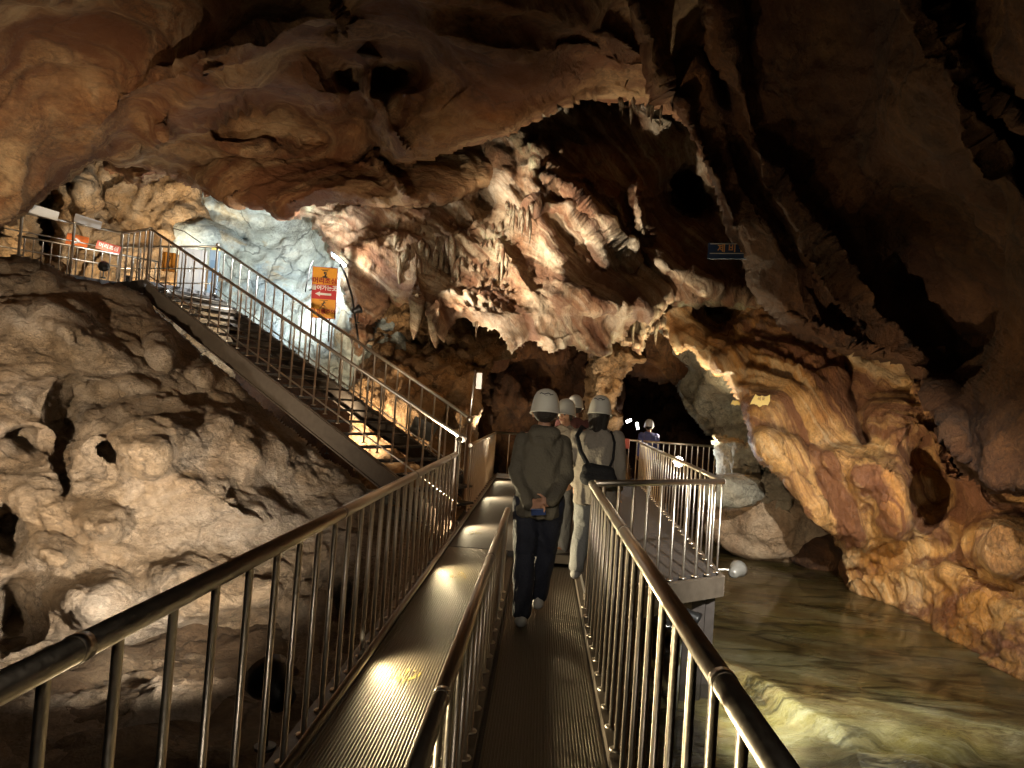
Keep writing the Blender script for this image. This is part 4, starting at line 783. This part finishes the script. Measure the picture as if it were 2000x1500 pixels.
def hand(w, d, side, curl=.5, palm=(0, 0, 1)):
    """palm and five bent fingers starting at wrist w, pointing along d; side = direction of the thumb."""
    w = Vector(w); d = Vector(d).normalized(); s = Vector(side); s = (s - d * s.dot(d)).normalized(); nrm = d.cross(s); seg = []
    for k in range(4):
        o_ = (k - 1.5) * .019; a = w + d * .012 + s * o_ * .7; b = w + d * .085 + s * o_; seg.append((a, b, .016, .012))
        L = (.062, .072, .068, .052)[3 - k]; c = b + (d * math.cos(curl) + nrm * math.sin(curl)) * L * .5; e = c + (d * math.cos(curl * 2.2) + nrm * math.sin(curl * 2.2)) * L * .5
        seg += [(b, c, .0098, .0088), (c, e, .0088, .0072)]
    b = w + d * .035 + s * .035; c = b + (d * .6 + s * .7 + nrm * .3).normalized() * .035; seg += [(w + d * .01 + s * .012, b, .016, .012), (b, c, .012, .0095), (c, c + (d * .85 + s * .25 + nrm * .4).normalized() * .028, .0095, .0075)]
    return seg
def person(base, yaw, label, H, S, group=None):
    """S: dictionary describing pose and clothing. Local +Y is where the body faces."""
    e = empty('person', base, label, 'person', group, rz=yaw); k = H / 1.70; V3 = lambda t: tuple(x * k for x in t)
    hip = .92; hw = .09; L = S['legs']    # (left knee, left ankle), (right knee, right ankle)
    sh = S.get('shoulder', .175); arms = S['arms']; hy = S.get('head_yaw', 0)
    seg = [((0, 0, hip), (0, 0, 1.12), .125, .12), ((0, 0, 1.12), (0, 0, 1.30), .12, .125), ((-sh, 0, 1.375), (sh, 0, 1.375), .055, .055), ((0, .0, 1.36), (0, .012, 1.50), .062, .052)]
    for i, s in enumerate((-1, 1)):
        kn, an = L[i]; seg += [((s * hw, 0, hip), kn, .085, .055), (kn, an, .055, .038), (an, (an[0], an[1] + .16, an[2] - .05), .036, .028)]
        el, wr, hd, td, cu = arms[i]; seg += [((s * sh, 0, 1.375), el, .052, .04), (el, wr, .04, .026)] + hand(wr, hd, td, cu)
    Rz = Matrix.Rotation(hy, 3, 'Z'); hc = Vector((0, .02, 1.585)); hp = lambda x, y, z: tuple(hc + Rz @ Vector((x, y, z)))
    seg += [(hp(0, -.02, .02), hp(0, .02, .02), .088, .086), (hp(0, .035, -.045), hp(0, .055, -.075), .060, .036), (hp(0, .10, -.005), hp(0, .116, -.03), .012, .016),
            (hp(-.085, -.005, -.03), hp(-.086, -.008, .005), .014, .018), (hp(.085, -.005, -.03), hp(.086, -.008, .005), .014, .018), (hp(-.03, .088, -.058), hp(.03, .088, -.058), .012, .012), (hp(-.045, .085, .015), hp(.045, .085, .015), .014, .014)]
    sc = lambda sg: [(Vector(a) * k, Vector(b) * k, ra * k, rb * k) for a, b, ra, rb in sg]
    skin('body', sc(seg), [], S.get('skin', SKIN), e, .0085, 3)
    # trousers
    tr_ = []
    wd = S.get('leg_w', 1.0)
    for i, s in enumerate((-1, 1)):
        kn, an = L[i]; tr_ += [((s * hw, -.005, hip - .02), kn, .108 * wd, .083 * wd), (kn, (an[0], an[1], an[2] + .02), .083 * wd, .068 * wd)]
    tr_ += [((-.06, 0, hip + .04), (.06, 0, hip + .04), .115, .115)]
    skin('trousers', sc(tr_), [], S['trousers'], e, .012, 4, .010, 10)
    # jacket
    jw = S.get('jacket_w', 1.0); hem = S.get('hem', .80); jr = [(hem, 0, 0, .195 * jw, .145), (hem + .06, 0, 0, .205 * jw, .15), (1.0, 0, 0, .2 * jw, .145), (1.15, 0, 0, .195 * jw, .14), (1.28, 0, -.005, .2 * jw, .135), (1.37, 0, -.005, .185 * jw, .115), (1.42, 0, 0, .12, .085), (1.455, 0, .005, .072, .07)]
    js = []
    for i, s in enumerate((-1, 1)):
        el, wr = arms[i][0], arms[i][1]; js += [((s * (sh + .005), 0, 1.36), el, .072 * S.get('sleeve', 1), .058 * S.get('sleeve', 1)), (el, tuple(Vector(el).lerp(Vector(wr), .93)), .058 * S.get('sleeve', 1), .044)]
    if S.get('hood'): js += [((-.07, -.085, 1.43), (.07, -.085, 1.43), .05, .05), ((-.05, -.11, 1.37), (.05, -.11, 1.37), .04, .04), ((-.06, -.04, 1.45), (.06, -.04, 1.45), .035, .035)]
    jk = skin('jacket', sc(js), [[(z * k, x * k, y * k, rx * k, ry * k) for z, x, y, rx, ry in jr]], S['jacket'], e, .011, 3, .013, 8)
    # hair
    hs = [(hp(0, -.04, .02), hp(0, -.02, .03), .097, .09), (hp(0, -.035, .008), hp(0, -.045, .02), .074, .085)]
    if S.get('long_hair'): hs += [(hp(-.05, -.05, -.02), hp(-.05, -.07, -.15), .055, .035), (hp(.05, -.05, -.02), hp(.05, -.07, -.15), .055, .035), (hp(0, -.07, -.02), hp(0, -.09, -.16), .06, .04)]
    if S.get('side_hair'): hs += [(hp(-.07, .03, .03), hp(-.08, .02, -.03), .035, .02), (hp(.07, .03, .03), hp(.08, .02, -.03), .035, .02), (hp(-.04, .075, .055), hp(.04, .075, .055), .03, .03)]
    skin('hair', sc(hs), [], HAIR, e, .010, 2, .004, 40)
    if S.get('face'):
        for s in (-1, 1):
            ey = MB().lathe(Vector(hp(s * .033, .094, .003)) * k, [(.001, -.008), (.010, -.006), (.013, 0), (.010, .006), (.001, .008)], 10, Rz @ Vector((0, 1, 0))).build('eye', INK, e, True)
        MB().tube([Vector(hp(x, .1 - abs(x) * .3, -.062)) * k for x in (-.024, -.01, .01, .024)], .005, 6).build('mouth', pmat('lips', (.38, .12, .09), .5), e, True)
    # helmet
    hh = MB(); n_ = 28; prof = [(1.20, -.052), (1.10, -.040), (1.05, -.02), (1.01, .01), (.95, .045), (.86, .08), (.72, .108), (.5, .128), (.25, .138), (.02, .141)]; k0 = 0
    tilt = Matrix.Rotation(S.get('tilt', -.12), 3, 'X')
    for r_, h_ in prof:
        for j in range(n_):
            t = 2 * math.pi * j / n_; rr = r_ if r_ <= 1.06 else 1.06 + (r_ - 1.06) * (.5 + 1.2 * max(0, math.sin(t)))
            q = tilt @ Vector((.106 * rr * math.cos(t), .136 * rr * math.sin(t), h_)); hh.v.append(tuple((hc + Vector((0, 0, .045)) + Rz @ q) * k))
    for i in range(len(prof) - 1):
        for j in range(n_): q = i * n_; hh.f.append((q + j, q + (j + 1) % n_, q + n_ + (j + 1) % n_, q + n_ + j))
    hh.f.append(tuple((len(prof) - 1) * n_ + j for j in range(n_)))
    he = hh.build('helmet', HELM if not S.get('helm') else S['helm'], e, True)
    m_ = he.modifiers.new('t', 'SOLIDIFY'); m_.thickness = .004; m_.offset = -1
    if S.get('mark'):
        pts = []
        for x in np.linspace(-.05, .05, 9):
            z_ = .088 + .006 * math.sin(x * 120); y_ = -.142 * math.sqrt(max(0, 1 - (x / .112) ** 2 - ((z_ + .002) / .150) ** 2)) - .001; pts.append((hc + Vector((0, 0, .045)) + Rz @ (tilt @ Vector((x, y_, z_)))) * k)
        MB().tube(pts, .0035, 6).tube([p + Vector((.008, -.003, -.012)) for p in pts[2:7]], .002, 6).build('helmet_mark', INK, he)
    # shoes
    for i, s in enumerate((-1, 1)):
        kn, an = L[i]; lift = S.get('toe', (0, 0))[i]; a = Vector((an[0], an[1] - .035, an[2] - .045)); b = a + Vector((0, .20 * math.cos(lift), -.20 * math.sin(lift)))
        skin('shoe', [(a * k, b * k, .048 * k, .04 * k), ((a + Vector((0, .02, .045))) * k, (a + Vector((0, .05, .035))) * k, .045 * k, .04 * k), ((a + Vector((0, 0, -.005))) * k, (b + Vector((0, 0, -.008))) * k, .04 * k, .036 * k)], [], S['shoe'], e, .007, 2)
    return e
SHW = pmat('shoe_white', (.62, .6, .56), .55, bump=.2, var=.12)
pb = Pz(1037, 1214, -.12); pb.z = -.118
behind = [((-.19, -.075, 1.12), (-.075, -.175, .90), (.9, -.15, -.12), (0, -.2, 1), .5), ((.19, -.075, 1.12), (.075, -.185, .93), (-.9, -.1, -.15), (0, -.2, 1), .6)]
m1 = person(pb, 0, 'person in dark olive jacket, navy trousers and white helmet walking with hands clasped behind', 1.71, dict(
    legs=[((-.085, .06, .50), (-.075, -.16, .10)), ((.075, .14, .52), (.045, .20, .14))], arms=behind, trousers=cloth('cloth_navy', (.014, .017, .032)), jacket=cloth('cloth_olive', (.105, .092, .068)), shoe=SHW, hood=True, mark=True, jacket_w=.86, hem=.80, toe=(.05, -.25), shoulder=.145, sleeve=.85))
MB().box((.0, -.225, .865), (.11, .018, .05), Matrix.Rotation(-.1, 3, 'Y')).build('phone', pmat('phone_blue', (.03, .05, .14), .15), m1, bevel=.006)
down = lambda f=0: [((-.235, -.03, 1.10), (-.22, .08 + f, .88), (0, .25, -1), (.2, .8, 0), .4), ((.235, -.03, 1.10), (.22, .08 - f, .88), (0, .25, -1), (-.2, .8, 0), .4)]
stand = [((-.09, .01, .5), (-.09, 0, .085)), ((.09, .01, .5), (.09, 0, .085))]
p3 = Pz(1150, 1130, 0.003)
m3 = person(p3, -.25, 'person in taupe coat with black shoulder bag and pale trousers beside the right railing', 1.60, dict(
    legs=[((-.10, .05, .5), (-.12, -.05, .09)), ((.10, .08, .5), (.10, .12, .09))], arms=down(.05), trousers=cloth('cloth_pale', (.24, .245, .24)), jacket=cloth('cloth_taupe', (.30, .265, .22)), shoe=pmat('shoe_striped', (.35, .35, .34), .6), mark=True, long_hair=True, hem=.72, leg_w=1.05, jacket_w=.98))
BG = cloth('bag_black', (.012, .012, .014))
skin('bag', [((-.03, -.22, .93), (.16, -.20, .92), .075, .07), ((-.03, -.22, 1.0), (.15, -.20, .99), .06, .055)], [], BG, m3, .012, 4)
MB().tube([(-.03, -.20, 1.02), (-.12, -.165, 1.15), (-.17, -.13, 1.28), (-.15, -.03, 1.36), (-.1, .1, 1.3)], .022, 8).build('bag_strap', BG, m3, True)
MB().tube([(.14, -.19, 1.0), (.17, -.15, 1.1), (.17, -.12, 1.25), (.12, -.03, 1.34)], .012, 8).build('bag_strap', BG, m3, True)
b = MB(); [b.tube([(-.155, -.05, z_), (-.085, -.10, z_), (-.055, -.03, z_)], .006, 6) for z_ in (.13, .16)]; b.build('ankle_stripes', INK, m3)
p2 = Pz(1112, 1050, 0); d2 = P(1108, 800, 7.7); p2 = Vector((d2[0] + .0, 7.7, -.03))
person(p2, 2.3, 'person in beige knitted top turning to the left with face lit warm', 1.60, dict(
    legs=stand, arms=down(), trousers=cloth('cloth_grey', (.16, .16, .17)), jacket=cloth('cloth_beige', (.42, .36, .28)), shoe=SHW, side_hair=True, face=True, head_yaw=.35, tilt=.12, hem=.9))
d4 = P(1124, 790, 9.6); person(Vector((d4[0], 9.6, .003)), .1, 'person farthest in the group, only a white helmet showing above the others', 1.66, dict(
    legs=stand, arms=down(), trousers=cloth('cloth_grey', (.16, .16, .17)), jacket=cloth('cloth_dull_red', (.16, .06, .05)), shoe=SHW))
d5 = P(1267, 850, 17.3); person(Vector((d5[0], 17.3, -.30)), .2, 'distant person in blue jacket and white helmet in front of the tunnel', 1.68, dict(
    legs=stand, arms=down(), trousers=cloth('cloth_navy', (.014, .017, .032)), jacket=cloth('cloth_blue', (.10, .12, .32)), shoe=SHW, helm=pmat('helmet_bluish', (.6, .66, .75), .35)))

# ------------------------------------------------------------ lamps
def aimq(d): return Vector(d).normalized().to_track_quat('-Z', 'Y')
def spot(parent, loc, aim, power, col, size, blend=.6, rad=.05):
    l_ = bpy.data.lights.new('lamp_light', 'SPOT'); l_.energy = power; l_.color = col; l_.spot_size = R(size); l_.spot_blend = blend; l_.shadow_soft_size = rad
    o = bpy.data.objects.new('lamp_light', l_); C.objects.link(o); o.rotation_mode = 'QUATERNION'
    if parent: o.parent = parent; loc = Vector(loc) - parent.location
    o.location = loc; o.rotation_quaternion = aimq(aim); return o
LENS = {}
def lens_mat(col, s):
    k = (col, s)
    if k not in LENS: LENS[k] = pmat('lamp_lens_%d' % len(LENS), (.8, .8, .8), .3, emit=col, estr=s)
    return LENS[k]
HOUS = pmat('lamp_black', (.02, .02, .02), .4, .3); HOUSW = pmat('lamp_grey', (.2, .19, .17), .35, .4, var=.1)
def floodlight(p, target, label, power, col, size=100, sc=1.0, mat=None, glow=8, group=None, rad=.06, blend=.7, bracket=(0, 0, -.22)):
    p = Vector(p); target = Vector(target); d = (target - p).normalized(); e = empty('floodlight', p, label, 'lamp', group); mat = mat or HOUS
    MB().lathe((0, 0, 0), [(.03 * sc, -.16 * sc), (.06 * sc, -.14 * sc), (.075 * sc, -.05 * sc), (.10 * sc, .0), (.11 * sc, .05 * sc), (.105 * sc, .05 * sc), (.098 * sc, .01 * sc)], 20, d, cap=True).build('housing', mat, e, True)
    MB().lathe((0, 0, 0), [(.09 * sc, .018 * sc), (.06 * sc, .026 * sc), (.002, .03 * sc)], 20, d).build('lens', lens_mat(tuple(col), glow), e, True)
    b_ = Vector(bracket); b = MB().tube([(0, 0, 0), b_ * .6, b_], .012 * sc, 8); b.lathe(b_, [(.05 * sc, -.01), (.05 * sc, .01)], 12); b.build('bracket', mat, e)
    spot(e, p + d * .10 * sc, d, power, col, size, blend, rad); return e
WARM = (1, .80, .56); WW = (1, .87, .70); COOL = (.86, .95, 1.0); NEU = (1, .95, .86)
# seen lamps
floodlight(Pv(528, 1330, 4.9), Pv(120, 690, 8.8), 'large black floodlight on the ground left of the walkway lighting the mound', 800, WW, 100, 1.5, HOUS, group=None, rad=.08, bracket=(.0, 0, -.45))
floodlight(Pv(1440, 1113, 7.6), Pv(1640, 930, 10.6), 'grey round floodlight on an arm at the platform corner facing the flowstone', 330, WARM, 95, .85, HOUSW, rad=.05, bracket=(-.26, .02, -.02))
floodlight(Pv(318, 569, 12.4), Pv(500, 560, 15.5), 'small glaring floodlight at the head of the stairs on the near side', 120, COOL, 140, .6, glow=60, rad=.03)
floodlight(Pv(462, 618, 13.4), Pv(300, 580, 13.0), 'small glaring floodlight low on the far side of the upper stairs', 90, NEU, 140, .6, glow=60, rad=.03)
# strip lamp beside the sign
tpz = Pv(662, 508, 13.4); e = empty('strip_lamp', tpz, 'glowing white strip lamp above the warning sign', 'lamp')
dv = Pv(672, 517, 13.2) - Pv(651, 498, 13.4); MB().tube([-dv * .55, dv * .55], .028, 10).build('tube', lens_mat((1, 1, 1), 30), e, True)
MB().beam(-dv * .7 + Vector((0, .05, .02)), dv * .6 + Vector((0, .05, .02)), .07, .05).tube([(0, .04, 0), (-.1, .4, -.05)], .015, 6).build('casing', HOUS, e)
spot(e, tpz + Vector((.05, -.12, .02)), Pv(820, 470, 13.8) - tpz, 110, (1, .97, .86), 120, .8, .05)
spot(e, tpz + Vector((-.06, -.12, .0)), Pv(450, 480, 16.6) - tpz, 1000, COOL, 130, .8, .05)
def cable(pts, label, r_=.012):
    o = MB().tube([tuple(P(*q)) for q in pts], r_, 6).build('cable', INK, None, True); return tag(o, label, 'cable')
cable([(665, 515, 13.3), (676, 540, 13.2), (688, 580, 13.1), (695, 630, 13.0), (702, 680, 12.9)], 'thick black cable running down the rock below the strip lamp', .022)
cable([(612, 508, 13.6), (606, 520, 13.6), (601, 545, 13.6), (596, 570, 13.7)], 'thin black cable hanging on the pale wall left of the warning sign')
cable([(338, 446, 15.6), (360, 452, 15.4), (380, 466, 15.2), (392, 474, 15)], 'black cable slung across the pale wall above the utility cabinet')
floodlight(Pv(203, 521, 12.55), Pv(150, 430, 16), 'small black floodlight standing on the edge of the upper landing', 60, WW, 110, .9, HOUS, bracket=(0, 0, -.2))
# deck lamps under the left kerb
for k, yy in enumerate((1.7, 4.08, 6.5, 8.8, 11.7, 14.3)):
    nm_ = ['nearest', 'second', 'third', 'fourth', 'fifth', 'farthest'][k]
    e = empty('deck_lamp', (-.935, yy, .03), '%s of the small deck lamps along the foot of the left railing' % nm_, 'lamp', 'deck lamps along the left railing')
    MB().box((0, 0, 0), (.03, .11, .035)).build('casing', HOUSW, e, bevel=.004); MB().box((.017, 0, .004), (.006, .09, .022)).build('lens', lens_mat((1, .93, .8), 14), e)
    spot(e, Vector((-.90, yy, .14)), (1, -.25, .16), 118, (1, .82, .50), 150, 1.0, .03)
    spot(e, Vector((-.90, yy, .10)), (.36, -.05, -.13), 16, (1, .72, .12), 20, .9, .005)
    spot(e, Vector((-.96, yy, .08)), (.02, .1, 1), 9.0, (1, .86, .62), 150, .7, .02)
# floodlights out of sight, several of them added to lift dark areas
HID = 'floodlights among the rocks'
def hid(p, t, label, pw, col, size, rad=.06, glow=3, blend=.8): return floodlight(p, t, label, pw, col, size, .7, HOUS, glow, HID, rad, blend)
hid(P(250, 545, 14.3), P(170, 430, 17.2), 'floodlight on the landing floor shining into the niche', 700, (1, .88, .68), 150)
hid(P(640, 860, 11.6), P(830, 740, 14), 'floodlight under the staircase shining at the orange rubble', 420, WARM, 110)
hid(Vector((-1.12, 8.45, .15)), P(1190, 330, 13.4), 'added hidden floodlight beside the end of the left railing to brighten the drip wall', 1700, WW, 54)  # added lamp, brings light into the dark recess of the drip wall
hid(P(940, 905, 13.2), P(1060, 420, 13.6), 'floodlight behind the far left railing aimed up the drip wall', 900, WW, 60)
hid(P(700, 604, 11.4), P(1100, 430, 13.4), 'floodlight between the stairs and the drip wall', 1700, WW, 60)
e = empty('globe_lamp', Pv(1325, 902, 14.2), 'glowing globe lamp on the rocks behind the far railing', 'lamp'); MB().lathe((0, 0, 0), [(.001, -.11), (.07, -.085), (.105, 0), (.07, .085), (.001, .11)], 16).build('globe', lens_mat((1, .93, .8), 12), e, True); MB().lathe((0, 0, -.28), [(.09, 0), (.03, .06), (.03, .18)], 10).build('stand', HOUS, e)
pg = Pv(1325, 902, 14.2); spot(e, pg + Vector((.0, -.2, .1)), Pv(1390, 650, 14) - pg, 900, (1, .86, .55), 120, .8, .08); spot(e, pg + Vector((.14, 0, 0)), Pv(1460, 900, 13.2) - pg, 60, (.9, .97, 1), 100, .8, .05)
for px, py, Y, l_ in ((1228, 822, 18.5, 'left of the two bright lamps inside the tunnel'), (1245, 832, 18.2, 'right of the two bright lamps inside the tunnel')):
    e = empty('tunnel_lamp', Pv(px, py, Y), l_, 'lamp', 'lamps inside the tunnel'); q_ = (.1, 0, .06) if px < 1240 else (.03, 0, -.14)
    MB().tube([tuple(-x * .6 for x in q_), tuple(x * .6 for x in q_)], .028, 10).build('tube', lens_mat((1, .97, .9), 25), e, True); MB().beam((-.05, .06, .03), (.05, .06, .03), .05, .05).build('casing', HOUS, e)
spot(e, Pv(1300, 850, 17.4), Pv(1210, 760, 16) - Pv(1300, 850, 17.4), 0.0 + 60, WARM, 100)
hid(P(1300, 990, 13.6), P(1200, 700, 16), 'floodlight low behind the side railing aimed at the tunnel rim', 600, WARM, 60)
hid(Vector((1.5, 6.6, -.3)), Vector((2.9, 6.4, -1.1)), 'floodlight under the platform edge shining across the water', 150, (.93, .98, .95), 120)
hid(Vector((2.1, 2.2, 3.3)), Vector((3.5, 10.2, -1.1)), 'added unseen floodlight in front of the right wall to light the river bed', 3400, (1, .96, .86), 46)  # added lamp hanging free above the near water, lights the terrace
hid(Vector((-2.6, 2.6, -.9)), Vector((-4.0, 6.5, 5.0)), 'added unseen floodlight on the ground to wash the left part of the ceiling', 620, (1, .70, .42), 105, .1)  # added out of view to give the left ceiling its warm wash
hid(P(1010, 905, 16.2), P(1050, 700, 18.2), 'added hidden floodlight behind the far end railing to lift the back wall', 110, WARM, 110)  # weak added light so the rocks behind the people are not black
hid(Vector((-1.35, 8.5, -.6)), Vector((1.2, 11.5, 5.2)), 'added hidden floodlight beside the walkway to brighten the middle of the ceiling', 420, (1, .74, .48), 75, .1)  # added to open up the dark hollow under the upper middle ceiling
hid(Vector((4.4, 4.3, .9)), P(1930, 1030, 8.6), 'added unseen floodlight at the near right bank', 90, WARM, 110)  # added out of view as extra light on bank and flowstone

hid(Vector((-3.6, 2.3, .9)), Vector((-6.0, 8.8, 1.9)), 'floodlight at the near left outside the photo lighting the mound', 1900, (1, .79, .55), 66)
hid(Vector((-.6, -3.0, 3.4)), Vector((.4, 6.4, 1.45)), 'floodlight high behind the photographer', 480, WW, 24)
hid(Vector((.2, -1.8, 2.9)), Vector((-.4, 4.0, .3)), 'added unseen fill floodlight just behind the camera for the near railings', 55, WW, 100)  # wide weak fill, added so the near balusters and lanes read brighter
SC.cycles.use_light_tree = True
